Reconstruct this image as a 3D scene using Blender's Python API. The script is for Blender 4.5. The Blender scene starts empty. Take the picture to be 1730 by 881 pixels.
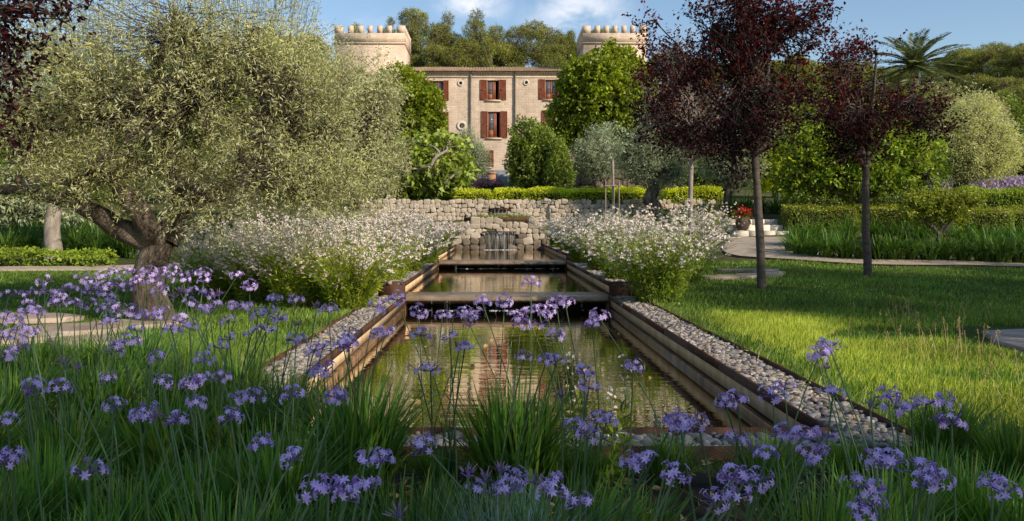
import bpy, math, random
import numpy as np
from mathutils import Vector

R = math.radians
rng = np.random.default_rng(7)
random.seed(7)
scene = bpy.context.scene
COL = scene.collection

# ------------------------------------------------------------------ camera geometry
F, CX, CY, CAMZ = 1400.0, 835.0, 380.0, 1.1
def at(px, py, d):
    return np.array([(px - CX) * d / F, d, CAMZ - (py - CY) * d / F])
def at0(px, d):
    return np.array([(px - CX) * d / F, d, 0.0])

SUN_AZ, SUN_EL = R(49), R(29)      # azimuth measured from straight behind the camera towards +X
SUN_DIR = np.array([math.sin(SUN_AZ) * math.cos(SUN_EL), -math.cos(SUN_AZ) * math.cos(SUN_EL), math.sin(SUN_EL)])

X0, HW, CW = 0.19, 1.5, 0.40       # channel axis, half width, coping width
XL, XR = X0 - HW - CW, X0 + HW + CW
Y_FRONT, Y_IN, Y_W2, Y_W3, Y_END = 3.85, 4.2, 12.2, 19.5, 28.4

# ------------------------------------------------------------------ terrain
CPY = [-60, 10.5, 13, 18.5, 20.5, 28.3, 28.5, 30.35, 30.6, 50, 72, 86, 97, 120, 145, 400]
CPZ = [0, 0, .2, .24, .4, .42, 1.22, 1.22, 1.93, 3.4, 5.7, 5.8, 9.5, 19, 22, 24]
SPY = [-60, 11, 16.5, 23, 24.5, 26, 30.4, 30.6, 50, 72, 86, 97, 120, 145, 400]
SPZ = [0, 0, .3, .82, 1.15, 1.45, 1.9, 1.93, 3.4, 5.7, 5.8, 9.5, 19, 22, 24]
def gz(x, y):
    x = np.asarray(x, float); y = np.asarray(y, float)
    t = np.clip((np.abs(x - X0) - 2.2) / 6.3, 0, 1); w = t * t * (3 - 2 * t)
    z = np.interp(y, CPY, CPZ) * (1 - w) + np.interp(y, SPY, SPZ) * w
    bump = .02 * np.sin(x * 1.3 + y * .7) * np.sin(y * .9 - x * .4)
    far = np.clip((y - 90) / 30, 0, 1) * (1.6 * np.sin(x * .045 + 1.2) + 1.1 * np.sin(x * .11))
    edge = np.clip((np.abs(x - X0) - 3) / 3, 0, 1)
    return z + bump * edge + far
def gzf(x, y): return float(gz(x, y))

# ------------------------------------------------------------------ materials
def new_mat(name):
    m = bpy.data.materials.new(name); m.use_nodes = True
    nt = m.node_tree; nt.nodes.clear()
    out = nt.nodes.new('ShaderNodeOutputMaterial')
    return m, nt, out
def N(nt, t, **kw):
    n = nt.nodes.new(t)
    for k, v in kw.items():
        if k in ('inputs',):
            for a, b in v.items(): n.inputs[a].default_value = b
        else: setattr(n, k, v)
    return n
def rgba(c): return (c[0], c[1], c[2], 1.0)
def ramp(nt, stops):
    n = nt.nodes.new('ShaderNodeValToRGB'); e = n.color_ramp.elements
    while len(e) > 1: e.remove(e[-1])
    e[0].position = stops[0][0]; e[0].color = rgba(stops[0][1])
    for p, c in stops[1:]:
        k = e.new(p); k.color = rgba(c)
    return n
def tex_obj(nt, scale=(1, 1, 1)):
    tc = nt.nodes.new('ShaderNodeTexCoord'); mp = nt.nodes.new('ShaderNodeMapping')
    mp.inputs['Scale'].default_value = scale
    nt.links.new(tc.outputs['Object'], mp.inputs['Vector'])
    return mp.outputs['Vector']
def tex_world(nt, scale=(1, 1, 1)):
    g = nt.nodes.new('ShaderNodeNewGeometry'); mp = nt.nodes.new('ShaderNodeMapping')
    mp.inputs['Scale'].default_value = scale
    nt.links.new(g.outputs['Position'], mp.inputs['Vector'])
    return mp.outputs['Vector']

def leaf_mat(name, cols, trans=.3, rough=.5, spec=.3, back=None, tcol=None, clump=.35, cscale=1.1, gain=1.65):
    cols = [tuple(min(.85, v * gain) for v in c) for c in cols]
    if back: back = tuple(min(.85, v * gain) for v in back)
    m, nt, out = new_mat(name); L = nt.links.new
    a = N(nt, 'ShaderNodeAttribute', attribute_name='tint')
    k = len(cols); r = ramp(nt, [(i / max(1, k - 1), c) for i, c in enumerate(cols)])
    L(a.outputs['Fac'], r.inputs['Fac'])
    no = N(nt, 'ShaderNodeTexNoise', inputs={'Scale': cscale, 'Detail': 2.0}); L(tex_world(nt), no.inputs['Vector'])
    mr = N(nt, 'ShaderNodeMapRange', inputs={'From Min': .3, 'From Max': .7, 'To Min': 1 - clump, 'To Max': 1 + clump}); L(no.outputs['Fac'], mr.inputs['Value'])
    mul = N(nt, 'ShaderNodeVectorMath', operation='SCALE'); L(r.outputs['Color'], mul.inputs[0]); L(mr.outputs['Result'], mul.inputs['Scale'])
    col = mul.outputs['Vector']
    if back:
        g = N(nt, 'ShaderNodeNewGeometry'); mx = N(nt, 'ShaderNodeMix', data_type='RGBA')
        L(g.outputs['Backfacing'], mx.inputs['Factor']); L(col, mx.inputs['A']); mx.inputs['B'].default_value = rgba(back)
        col = mx.outputs['Result']
    p = N(nt, 'ShaderNodeBsdfPrincipled', inputs={'Roughness': rough, 'Specular IOR Level': spec}); L(col, p.inputs['Base Color'])
    t = N(nt, 'ShaderNodeBsdfTranslucent')
    tm = N(nt, 'ShaderNodeMix', data_type='RGBA', blend_type='MULTIPLY', inputs={'Factor': 1.0}); L(col, tm.inputs['A']); tm.inputs['B'].default_value = rgba(tcol or (1.5, 1.6, .7))
    L(tm.outputs['Result'], t.inputs['Color'])
    s = N(nt, 'ShaderNodeMixShader', inputs={0: trans}); L(p.outputs[0], s.inputs[1]); L(t.outputs[0], s.inputs[2])
    L(s.outputs[0], out.inputs['Surface'])
    return m

def rough_mat(name, stops, scale=4.0, detail=5.0, rough=.85, spec=.25, bump=.3, bscale=20., stretch=(1, 1, 1), dist=.02, tint=0.0):
    """noise coloured rough surface (bark, soil, stone, plaster)"""
    m, nt, out = new_mat(name); L = nt.links.new
    v = tex_world(nt, stretch)
    no = N(nt, 'ShaderNodeTexNoise', inputs={'Scale': scale, 'Detail': detail, 'Roughness': .6}); L(v, no.inputs['Vector'])
    r = ramp(nt, stops); L(no.outputs['Fac'], r.inputs['Fac'])
    col = r.outputs['Color']
    if tint:
        a = N(nt, 'ShaderNodeAttribute', attribute_name='tint')
        mr = N(nt, 'ShaderNodeMapRange', inputs={'To Min': 1 - tint, 'To Max': 1 + tint}); L(a.outputs['Fac'], mr.inputs['Value'])
        mul = N(nt, 'ShaderNodeVectorMath', operation='SCALE'); L(col, mul.inputs[0]); L(mr.outputs['Result'], mul.inputs['Scale']); col = mul.outputs['Vector']
    b = N(nt, 'ShaderNodeTexNoise', inputs={'Scale': bscale, 'Detail': 6.0, 'Roughness': .65}); L(v, b.inputs['Vector'])
    bp = N(nt, 'ShaderNodeBump', inputs={'Strength': bump, 'Distance': dist}); L(b.outputs['Fac'], bp.inputs['Height'])
    p = N(nt, 'ShaderNodeBsdfPrincipled', inputs={'Roughness': rough, 'Specular IOR Level': spec})
    L(col, p.inputs['Base Color']); L(bp.outputs['Normal'], p.inputs['Normal']); L(p.outputs[0], out.inputs['Surface'])
    return m

M = {}
M['olive_leaf'] = leaf_mat('olive_leaf', [(.12, .13, .04), (.25, .25, .09), (.36, .34, .14), (.44, .40, .19)], .32, .5, .2, back=(.38, .37, .23), gain=1.65, clump=.45, cscale=1.7)
M['olive_bloom'] = leaf_mat('olive_bloom', [(.13, .14, .055), (.25, .25, .11), (.36, .32, .16), (.44, .38, .20)], .25, .5, .35, back=(.36, .34, .20), gain=1.35, clump=.45, cscale=.9)
M['olive_grey'] = leaf_mat('olive_grey', [(.09, .11, .06), (.17, .19, .10), (.24, .25, .15)], .2, .45, .4, back=(.25, .27, .19))
M['plum_leaf'] = leaf_mat('plum_leaf', [(.010, .005, .007), (.022, .007, .010), (.045, .010, .013), (.17, .022, .018)], .35, .55, .12, tcol=(2.6, .6, .4), clump=.25, gain=1)  # brightest red stop is sun glow painted into the upper leaf tints
M['bright_leaf'] = leaf_mat('bright_leaf', [(.085, .115, .010), (.155, .19, .014), (.25, .27, .022)], .32, .45, .35, gain=1.4, clump=.45)
M['citrus_leaf'] = leaf_mat('citrus_leaf', [(.05, .08, .010), (.10, .15, .013), (.17, .21, .018), (.30, .27, .03)], .3, .45, .3)
M['fig_leaf'] = leaf_mat('fig_leaf', [(.08, .11, .014), (.15, .19, .025), (.25, .27, .05)], .28, .5, .4)
M['shrub_leaf'] = leaf_mat('shrub_leaf', [(.055, .085, .012), (.11, .145, .02), (.19, .21, .035)], .28, .45, .4)
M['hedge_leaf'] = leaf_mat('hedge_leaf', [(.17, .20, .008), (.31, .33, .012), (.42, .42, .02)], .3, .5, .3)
M['box_leaf'] = leaf_mat('box_leaf', [(.07, .09, .010), (.14, .16, .015), (.24, .24, .03)], .3, .45, .4)
M['pine_leaf'] = leaf_mat('pine_leaf', [(.045, .06, .014), (.10, .118, .024), (.18, .18, .038), (.27, .24, .06)], .15, .6, .2, clump=.45, cscale=.25, gain=1.5)
M['dark_leaf'] = leaf_mat('dark_leaf', [(.03, .05, .01), (.055, .085, .015), (.10, .13, .025)], .25, .5, .3)
M['agapanthus_leaf'] = leaf_mat('agapanthus_leaf', [(.035, .08, .012), (.07, .14, .02), (.13, .21, .03)], .28, .45, .25, gain=1.15)
M['tulbaghia_leaf'] = leaf_mat('tulbaghia_leaf', [(.030, .075, .012), (.055, .125, .018), (.10, .17, .025), (.20, .20, .05)], .28, .45, .25, clump=.35, gain=1.6)
M['fescue_leaf'] = leaf_mat('fescue_leaf', [(.11, .17, .14), (.18, .26, .21), (.26, .33, .26)], .15, .5, .3)
M['stem'] = leaf_mat('flower_stem', [(.07, .13, .05), (.11, .17, .07)], .1, .5, .4, gain=1)
M['petal'] = leaf_mat('violet_petal', [(.48, .34, .68), (.62, .46, .81), (.76, .60, .88)], .25, .6, .2, tcol=(1.2, 1.0, 1.2), clump=.1, gain=1)
M['floret_tube'] = leaf_mat('floret_tube', [(.20, .10, .34), (.30, .18, .46)], .15, .6, .2, tcol=(1, 1, 1), gain=1)
M['gaura_leaf'] = leaf_mat('gaura_leaf', [(.055, .095, .012), (.12, .17, .016), (.24, .27, .028)], .35, .5, .25)
M['gaura_sunlit'] = leaf_mat('gaura_sunlit_leaf', [(.11, .15, .012), (.21, .25, .02), (.33, .34, .035)], .4, .5, .25)  # lighter copy of gaura_leaf, sunlight on the left bushes painted in
M['gaura_stem'] = leaf_mat('gaura_stem', [(.07, .11, .025), (.12, .13, .04), (.18, .13, .07)], .1, .6, .3, tcol=(1, 1, .8))
M['gaura_petal'] = leaf_mat('white_petal', [(.70, .48, .42), (.84, .71, .62), (.88, .82, .74)], .2, .6, .2, tcol=(1, .97, .93), clump=.05, gain=1)
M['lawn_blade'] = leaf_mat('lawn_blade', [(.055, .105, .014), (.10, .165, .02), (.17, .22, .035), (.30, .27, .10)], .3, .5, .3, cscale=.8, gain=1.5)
M['sun_painted_blade'] = leaf_mat('sun_painted_blade', [(.13, .16, .018), (.21, .24, .025), (.30, .31, .05), (.38, .35, .12)], .38, .5, .2, cscale=.8, gain=1.9)  # yellower, lighter copy of lawn_blade with sunshine put into its colour
M['dry_grass'] = leaf_mat('dry_grass', [(.20, .15, .06), (.32, .23, .11), (.40, .29, .17)], .25, .6, .2)
M['lavender'] = leaf_mat('lavender', [(.16, .17, .09), (.42, .29, .44), (.58, .40, .55)], .2, .6, .2, tcol=(1, 1, 1), clump=.2, gain=1)
M['pink_flower'] = leaf_mat('pink_flower', [(.14, .16, .05), (.50, .16, .22), (.62, .30, .34)], .2, .6, .2, tcol=(1, 1, 1), gain=1)
M['red_petal'] = leaf_mat('red_petal', [(.35, .01, .01), (.55, .02, .015)], .2, .5, .3, tcol=(1, 1, 1), gain=1)
M['palm_leaf'] = leaf_mat('palm_leaf', [(.06, .08, .02), (.11, .13, .035), (.19, .19, .06)], .2, .4, .4, gain=1.0)
M['olive_bark'] = rough_mat('olive_bark', [(.28, (.035, .026, .02)), (.5, (.14, .105, .078)), (.72, (.36, .29, .22))], 7, 9, .9, .2, 1.0, 16, (1, 1, .3), .09)
M['plum_bark'] = rough_mat('plum_bark', [(.3, (.045, .034, .028)), (.7, (.15, .115, .09))], 10, 6, .75, .3, .7, 30, (.6, .6, 2.0), .02)
M['pale_bark'] = rough_mat('pale_bark', [(.3, (.20, .16, .13)), (.7, (.42, .35, .29))], 9, 6, .85, .2, .6, 30, (1, 1, .5), .02)
M['pine_bark'] = rough_mat('pine_bark', [(.3, (.14, .10, .075)), (.7, (.34, .27, .21))], 5, 6, .9, .2, .6, 10, (1, 1, .4), .04)
M['steel'] = rough_mat('corten_steel', [(.3, (.030, .014, .009)), (.55, (.085, .034, .016)), (.8, (.15, .065, .032))], 7, 8, .7, .3, .25, 60, (1, 1, 1), .005)
M['render_band'] = rough_mat('ochre_render', [(.3, (.56, .35, .18)), (.55, (.76, .52, .30)), (.8, (.82, .64, .42))], 2.6, 8, .8, .2, .2, 40, (2.4, 2.4, .6), .006)
M['wet_wall'] = rough_mat('wet_pool_wall', [(.3, (.085, .045, .02)), (.55, (.26, .145, .065)), (.8, (.44, .27, .13))], 3, 7, .5, .4, .2, 30, (2.2, 2.2, .6), .006)
M['wet_dark'] = rough_mat('wet_dark_render', [(.3, (.020, .014, .009)), (.7, (.065, .042, .026))], 5, 6, .3, .5, .3, 40, (1, 1, .5), .01)
M['weir_top'] = rough_mat('weir_lip', [(.3, (.17, .11, .065)), (.6, (.30, .21, .135)), (.8, (.38, .28, .19))], 5, 6, .3, .5, .2, 40, (1, 1, 1), .006)
M['soil'] = rough_mat('soil', [(.3, (.030, .022, .014)), (.6, (.08, .06, .04)), (.8, (.14, .105, .075))], 5, 8, .95, .1, 1.0, 40, (1, 1, 1), .03)
M['stone'] = rough_mat('pale_limestone', [(.3, (.37, .29, .21)), (.55, (.50, .41, .31)), (.8, (.60, .52, .41))], 5, 7, .9, .15, .6, 16, (1, 1, 1), .03, tint=.22)
M['step_stone'] = rough_mat('step_stone', [(.3, (.55, .46, .36)), (.7, (.78, .69, .57))], 4, 6, .9, .15, .5, 20, (1, 1, 1), .02, tint=.15)
M['wet_stone'] = rough_mat('damp_limestone', [(.3, (.10, .075, .05)), (.55, (.19, .145, .10)), (.8, (.28, .22, .16))], 5, 7, .6, .3, .6, 16, (1, 1, 1), .03, tint=.22)
M['mortar'] = rough_mat('wall_core', [(.3, (.10, .075, .05)), (.8, (.22, .17, .12))], 8, 5, .95, .1, .5, 20)
M['paving'] = rough_mat('paving', [(.3, (.33, .26, .19)), (.55, (.46, .37, .28)), (.8, (.56, .47, .37))], 4, 8, .9, .15, .5, 50, (1, 1, 1), .01, tint=.12)
M['flag'] = rough_mat('flagstone', [(.3, (.28, .20, .15)), (.55, (.42, .32, .25)), (.8, (.52, .42, .34))], 3, 8, .9, .15, .6, 30, (1, 1, 1), .015, tint=.15)
M['pebble'] = leaf_mat('pebble', [(.09, .085, .085), (.20, .18, .165), (.34, .28, .24), (.42, .34, .28), (.50, .46, .41)], 0.0, .7, .3, clump=.25, cscale=14, gain=.85)
M['lawn_soil'] = rough_mat('lawn_ground', [(.25, (.035, .055, .010)), (.5, (.065, .10, .016)), (.75, (.12, .15, .03))], 2.2, 8, .95, .1, .8, 60, (1, 1, 1), .02)
M['hill'] = rough_mat('terrain', [(.3, (.035, .045, .014)), (.5, (.08, .085, .028)), (.75, (.17, .15, .065))], .6, 9, .95, .1, .6, 3, (1, 1, 1), .1)
M['slate'] = rough_mat('slate_step', [(.3, (.10, .11, .12)), (.7, (.22, .23, .25))], 3, 6, .7, .3, .3, 20, (1, 1, 1), .01)
M['terracotta'] = rough_mat('terracotta', [(.3, (.32, .16, .09)), (.7, (.50, .29, .18))], 6, 5, .85, .2, .2, 30)
M['dark_pot'] = rough_mat('dark_pot', [(.3, (.05, .03, .025)), (.7, (.12, .075, .06))], 6, 5, .6, .3, .2, 30)
M['wood'] = rough_mat('weathered_wood', [(.3, (.20, .15, .11)), (.7, (.36, .29, .22))], 6, 6, .85, .2, .4, 30, (1, 1, .2))
M['trim'] = rough_mat('stone_trim', [(.3, (.52, .40, .30)), (.7, (.64, .51, .39))], 2, 6, .9, .15, .3, 12, (1, 1, 1), .02)
M['merlon'] = rough_mat('merlon_stone', [(.3, (.58, .43, .315)), (.7, (.70, .535, .40))], 1.2, 6, .9, .15, .2, 8, (1, 1, 1), .02)
M['white_trim'] = rough_mat('pale_trim', [(.3, (.55, .48, .39)), (.7, (.68, .61, .51))], 3, 5, .9, .15, .2, 12)
M['shutter'] = rough_mat('shutter_paint', [(.3, (.15, .04, .018)), (.7, (.25, .07, .03))], 3, 4, .55, .35, .1, 20)
M['door_wood'] = rough_mat('door_wood', [(.3, (.24, .08, .04)), (.7, (.34, .12, .06))], 3, 4, .5, .35, .1, 20)
M['drainpipe'] = rough_mat('drainpipe', [(.3, (.17, .15, .13)), (.7, (.27, .24, .21))], 2, 4, .6, .3, .1, 20)
M['interior'] = rough_mat('dark_interior', [(.3, (.012, .010, .009)), (.7, (.03, .025, .022))], 2, 3, .9, .1, .1, 5)
M['curtain'] = rough_mat('curtain', [(.3, (.18, .19, .22)), (.7, (.36, .38, .42))], 2, 3, .9, .1, .1, 5, (8, 8, .3))
M['roof_tile'] = rough_mat('roof_tile', [(.3, (.23, .14, .085)), (.55, (.38, .25, .16)), (.8, (.48, .35, .24))], 1.6, 8, .9, .15, .3, 10, (1, 1, 1), .03, tint=.25)

def facade_mat():
    m, nt, out = new_mat('sandstone_masonry'); L = nt.links.new
    tc = N(nt, 'ShaderNodeNewGeometry'); sp = N(nt, 'ShaderNodeSeparateXYZ'); L(tc.outputs['Position'], sp.inputs[0])
    ad = N(nt, 'ShaderNodeMath', operation='ADD'); L(sp.outputs['X'], ad.inputs[0]); L(sp.outputs['Y'], ad.inputs[1])
    cb = N(nt, 'ShaderNodeCombineXYZ'); L(ad.outputs[0], cb.inputs['X']); L(sp.outputs['Z'], cb.inputs['Y'])
    br = N(nt, 'ShaderNodeTexBrick', inputs={'Scale': 1.0, 'Mortar Size': .022, 'Brick Width': .42, 'Row Height': .22, 'Bias': .0, 'Color1': rgba((.74, .555, .41)), 'Color2': rgba((.61, .45, .325)), 'Mortar': rgba((.75, .59, .46))})
    wob = N(nt, 'ShaderNodeTexNoise', inputs={'Scale': 1.6, 'Detail': 3.0}); L(cb.outputs[0], wob.inputs['Vector'])
    wa = N(nt, 'ShaderNodeVectorMath', operation='MULTIPLY_ADD'); L(wob.outputs['Color'], wa.inputs[0]); wa.inputs[1].default_value = (.12, .1, 0); L(cb.outputs[0], wa.inputs[2])
    L(wa.outputs[0], br.inputs['Vector'])
    no = N(nt, 'ShaderNodeTexNoise', inputs={'Scale': .55, 'Detail': 7.0, 'Roughness': .65}); L(cb.outputs[0], no.inputs['Vector'])
    mr = N(nt, 'ShaderNodeMapRange', inputs={'From Min': .3, 'From Max': .7, 'To Min': .84, 'To Max': 1.12}); L(no.outputs['Fac'], mr.inputs['Value'])
    mul = N(nt, 'ShaderNodeVectorMath', operation='SCALE'); L(br.outputs['Color'], mul.inputs[0]); L(mr.outputs['Result'], mul.inputs['Scale'])
    st = N(nt, 'ShaderNodeMapping'); st.inputs['Scale'].default_value = (1.5, .12, 1); L(cb.outputs[0], st.inputs['Vector'])
    sn = N(nt, 'ShaderNodeTexNoise', inputs={'Scale': 1.0, 'Detail': 5.0}); L(st.outputs[0], sn.inputs['Vector'])
    sm_ = N(nt, 'ShaderNodeMapRange', inputs={'From Min': .35, 'From Max': .7, 'To Min': .86, 'To Max': 1.06}); L(sn.outputs['Fac'], sm_.inputs['Value'])
    mul0 = mul; mul = N(nt, 'ShaderNodeVectorMath', operation='SCALE'); L(mul0.outputs[0], mul.inputs[0]); L(sm_.outputs['Result'], mul.inputs['Scale'])
    b2 = N(nt, 'ShaderNodeTexNoise', inputs={'Scale': 9.0, 'Detail': 5.0}); L(cb.outputs[0], b2.inputs['Vector'])
    mx = N(nt, 'ShaderNodeMath', operation='MULTIPLY_ADD', inputs={1: -.7}); L(br.outputs['Fac'], mx.inputs[0]); L(b2.outputs['Fac'], mx.inputs[2])
    bp = N(nt, 'ShaderNodeBump', inputs={'Strength': .8, 'Distance': .04}); L(mx.outputs[0], bp.inputs['Height'])
    p = N(nt, 'ShaderNodeBsdfPrincipled', inputs={'Roughness': .9, 'Specular IOR Level': .15}); L(mul.outputs[0], p.inputs['Base Color']); L(bp.outputs[0], p.inputs['Normal'])
    L(p.outputs[0], out.inputs['Surface']); return m
M['facade'] = facade_mat()

def glass_mat():
    m, nt, out = new_mat('window_glass'); L = nt.links.new
    p = N(nt, 'ShaderNodeBsdfPrincipled', inputs={'Base Color': (.10, .12, .15, 1), 'Roughness': .08, 'Specular IOR Level': .9})
    L(p.outputs[0], out.inputs['Surface']); return m
M['glass'] = glass_mat()

def water_mat(name, base, streak, strength):
    m, nt, out = new_mat(name); L = nt.links.new
    v = tex_world(nt, streak)
    n1 = N(nt, 'ShaderNodeTexNoise', inputs={'Scale': 1.0, 'Detail': 3.0, 'Roughness': .55, 'Distortion': .4}); L(v, n1.inputs['Vector'])
    v2 = tex_world(nt, (streak[0] * .25, streak[1] * .3, 1))
    n2 = N(nt, 'ShaderNodeTexNoise', inputs={'Scale': 1.0, 'Detail': 2.0}); L(v2, n2.inputs['Vector'])
    ma = N(nt, 'ShaderNodeMath', operation='MULTIPLY_ADD', inputs={1: 1.2}); L(n2.outputs['Fac'], ma.inputs[0]); L(n1.outputs['Fac'], ma.inputs[2])
    bp = N(nt, 'ShaderNodeBump', inputs={'Strength': strength, 'Distance': .02}); L(ma.outputs[0], bp.inputs['Height'])
    n3 = N(nt, 'ShaderNodeTexNoise', inputs={'Scale': 2.2, 'Detail': 6.0}); L(tex_world(nt), n3.inputs['Vector'])
    r = ramp(nt, [(.35, [c * .5 for c in base]), (.6, base), (.75, [base[0] * 2.4, base[1] * 1.9, base[2] * 1.6])]); L(n3.outputs['Fac'], r.inputs['Fac'])
    d = N(nt, 'ShaderNodeBsdfDiffuse'); L(r.outputs['Color'], d.inputs['Color'])
    g = N(nt, 'ShaderNodeBsdfGlossy', inputs={'Roughness': .02, 'Color': (.97, .90, .80, 1)}); L(bp.outputs[0], g.inputs['Normal'])
    lw = N(nt, 'ShaderNodeFresnel', inputs={'IOR': 1.45}); L(bp.outputs[0], lw.inputs['Normal'])
    mr = N(nt, 'ShaderNodeMapRange', inputs={'From Min': .03, 'From Max': .5, 'To Min': .5, 'To Max': .96}); L(lw.outputs[0], mr.inputs['Value'])
    s = N(nt, 'ShaderNodeMixShader'); L(mr.outputs['Result'], s.inputs[0]); L(d.outputs[0], s.inputs[1]); L(g.outputs[0], s.inputs[2])
    L(s.outputs[0], out.inputs['Surface']); return m
M['water'] = water_mat('pool_water', (.048, .036, .010), (2.0, 6.5, 1), .10)

def fall_mat():
    m, nt, out = new_mat('falling_water'); L = nt.links.new
    v = tex_world(nt, (28, 28, 1.2)); no = N(nt, 'ShaderNodeTexNoise', inputs={'Scale': 1.0, 'Detail': 4.0}); L(v, no.inputs['Vector'])
    r = ramp(nt, [(.45, (.0, .0, .0)), (.68, (.55, .55, .55))]); L(no.outputs['Fac'], r.inputs['Fac'])
    t = N(nt, 'ShaderNodeBsdfTransparent', inputs={'Color': (.93, .95, .97, 1)})
    p = N(nt, 'ShaderNodeBsdfPrincipled', inputs={'Base Color': (.50, .52, .54, 1), 'Roughness': .15, 'Specular IOR Level': .8})
    s = N(nt, 'ShaderNodeMixShader'); L(r.outputs['Color'], s.inputs[0]); L(t.outputs[0], s.inputs[1]); L(p.outputs[0], s.inputs[2])
    L(s.outputs[0], out.inputs['Surface']); return m
M['fall'] = fall_mat()

# ------------------------------------------------------------------ mesh building
class MB:
    def __init__(self): self.v = []; self.f = []; self.t = []; self.n = 0
    def add(self, V, Fc, tint=None):
        V = np.asarray(V, float).reshape(-1, 3); Fc = np.asarray(Fc, np.int64)
        if len(Fc) == 0: return
        self.v.append(V); self.f.append(Fc + self.n); self.n += len(V)
        if tint is None: tint = .5
        self.t.append(np.broadcast_to(np.asarray(tint, float), (len(Fc),)))
    def mesh(self, name, mat, origin=(0, 0, 0), smooth=False):
        V = np.concatenate(self.v) - np.asarray(origin, float)
        me = bpy.data.meshes.new(name)
        me.vertices.add(len(V)); me.vertices.foreach_set('co', V.astype(np.float32).ravel())
        loops = np.concatenate([f.ravel() for f in self.f])
        tot = np.concatenate([np.full(len(f), f.shape[1]) for f in self.f])
        start = np.concatenate([[0], np.cumsum(tot)[:-1]])
        me.loops.add(len(loops)); me.loops.foreach_set('vertex_index', loops.astype(np.int32))
        me.polygons.add(len(tot)); me.polygons.foreach_set('loop_start', start.astype(np.int32)); me.polygons.foreach_set('loop_total', tot.astype(np.int32))
        if smooth: me.polygons.foreach_set('use_smooth', np.ones(len(tot), bool))
        at_ = me.attributes.new('tint', 'FLOAT', 'FACE'); at_.data.foreach_set('value', np.concatenate(self.t).astype(np.float32))
        me.materials.append(mat); me.update(calc_edges=True)
        return me
    def build(self, name, mat, parent=None, smooth=False, origin=None):
        if origin is None: origin = tuple(parent_world(parent)) if parent is not None else (0, 0, 0)
        o = bpy.data.objects.new(name, self.mesh(name, mat, origin, smooth)); COL.objects.link(o)
        if parent is not None: o.parent = parent
        else: o.location = origin
        return o
def parent_world(p):
    v = Vector((0, 0, 0))
    while p is not None: v += p.location; p = p.parent
    return v
def tag(o, label=None, cat=None, group=None, kind=None):
    if label: o['label'] = label
    if cat: o['category'] = cat
    if group: o['group'] = group
    if kind: o['kind'] = kind
    return o
def thing(name, label, cat, loc=(0, 0, 0), group=None):
    o = bpy.data.objects.new(name, None); COL.objects.link(o); o.location = tuple(float(c) for c in loc)
    o.empty_display_size = .1
    return tag(o, label, cat, group)
def copy_tree(o, parent=None):
    c = o.copy(); COL.objects.link(c)
    if parent is not None: c.parent = parent
    for ch in list(o.children): copy_tree(ch, c)
    return c

BOXF = np.array([[0, 3, 2, 1], [4, 5, 6, 7], [0, 1, 5, 4], [1, 2, 6, 5], [2, 3, 7, 6], [3, 0, 4, 7]])
def box(mb, x0, x1, y0, y1, z0, z1, tint=.5):
    mb.add([[x0, y0, z0], [x1, y0, z0], [x1, y1, z0], [x0, y1, z0], [x0, y0, z1], [x1, y0, z1], [x1, y1, z1], [x0, y1, z1]], BOXF, tint)
def bevel_box(mb, x0, x1, y0, y1, z0, z1, b=.01, tint=.5):
    """box whose top edges are chamfered"""
    A = [[x0, y0, z0], [x1, y0, z0], [x1, y1, z0], [x0, y1, z0]]
    B = [[x0, y0, z1 - b], [x1, y0, z1 - b], [x1, y1, z1 - b], [x0, y1, z1 - b]]
    C = [[x0 + b, y0 + b, z1], [x1 - b, y0 + b, z1], [x1 - b, y1 - b, z1], [x0 + b, y1 - b, z1]]
    f = [[0, 3, 2, 1], [8, 9, 10, 11]]
    for i in range(4):
        j = (i + 1) % 4; f += [[i, j, 4 + j, 4 + i], [4 + i, 4 + j, 8 + j, 8 + i]]
    mb.add(A + B + C, f, tint)
def tube(mb, pts, rad, sides=8, tint=.5, lump=0.0):
    P = np.asarray(pts, float); k = len(P); rad = np.broadcast_to(np.asarray(rad, float), (k,))
    T = np.gradient(P, axis=0); T /= np.linalg.norm(T, axis=1, keepdims=True) + 1e-9
    ref = np.array([0., 0., 1.]) if abs(T[:, 2]).mean() < .8 else np.array([1., 0., 0.])
    S = np.cross(T, ref); S /= np.linalg.norm(S, axis=1, keepdims=True) + 1e-9
    B = np.cross(T, S)
    a = np.arange(sides) * 2 * math.pi / sides
    rr = rad[:, None] * (1 + lump * rng.uniform(-1, 1, (k, sides)))
    V = P[:, None, :] + rr[..., None] * (np.cos(a)[None, :, None] * S[:, None, :] + np.sin(a)[None, :, None] * B[:, None, :])
    i = np.arange(k - 1)[:, None] * sides; j = np.arange(sides)[None, :]; jn = (j + 1) % sides
    Fq = np.stack([i + j, i + jn, i + sides + jn, i + sides + j], -1).reshape(-1, 4)
    mb.add(V.reshape(-1, 3), Fq, tint)
    mb.add(P[[0, -1]].repeat(1, 0).reshape(-1, 3), np.zeros((0, 3), int))
    cap = V[-1]; mb.add(np.vstack([cap, cap.mean(0)]), [[q, (q + 1) % sides, sides] for q in range(sides)], tint)
def smooth_path(pts, n=12, wob=0.0):
    """Catmull-Rom through the points"""
    P = np.asarray(pts, float)
    if len(P) == 2: P = np.vstack([P[0], P.mean(0), P[1]])
    Q = np.vstack([2 * P[0] - P[1], P, 2 * P[-1] - P[-2]])
    out = []
    for s in np.linspace(0, len(P) - 1.0001, n):
        i = int(s); t = s - i; a, b, c, d = Q[i:i + 4]
        out.append(.5 * ((2 * b) + (c - a) * t + (2 * a - 5 * b + 4 * c - d) * t * t + (-a + 3 * b - 3 * c + d) * t ** 3))
    out = np.array(out)
    if wob: out[1:-1] += rng.normal(0, wob, out[1:-1].shape)
    return out
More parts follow.
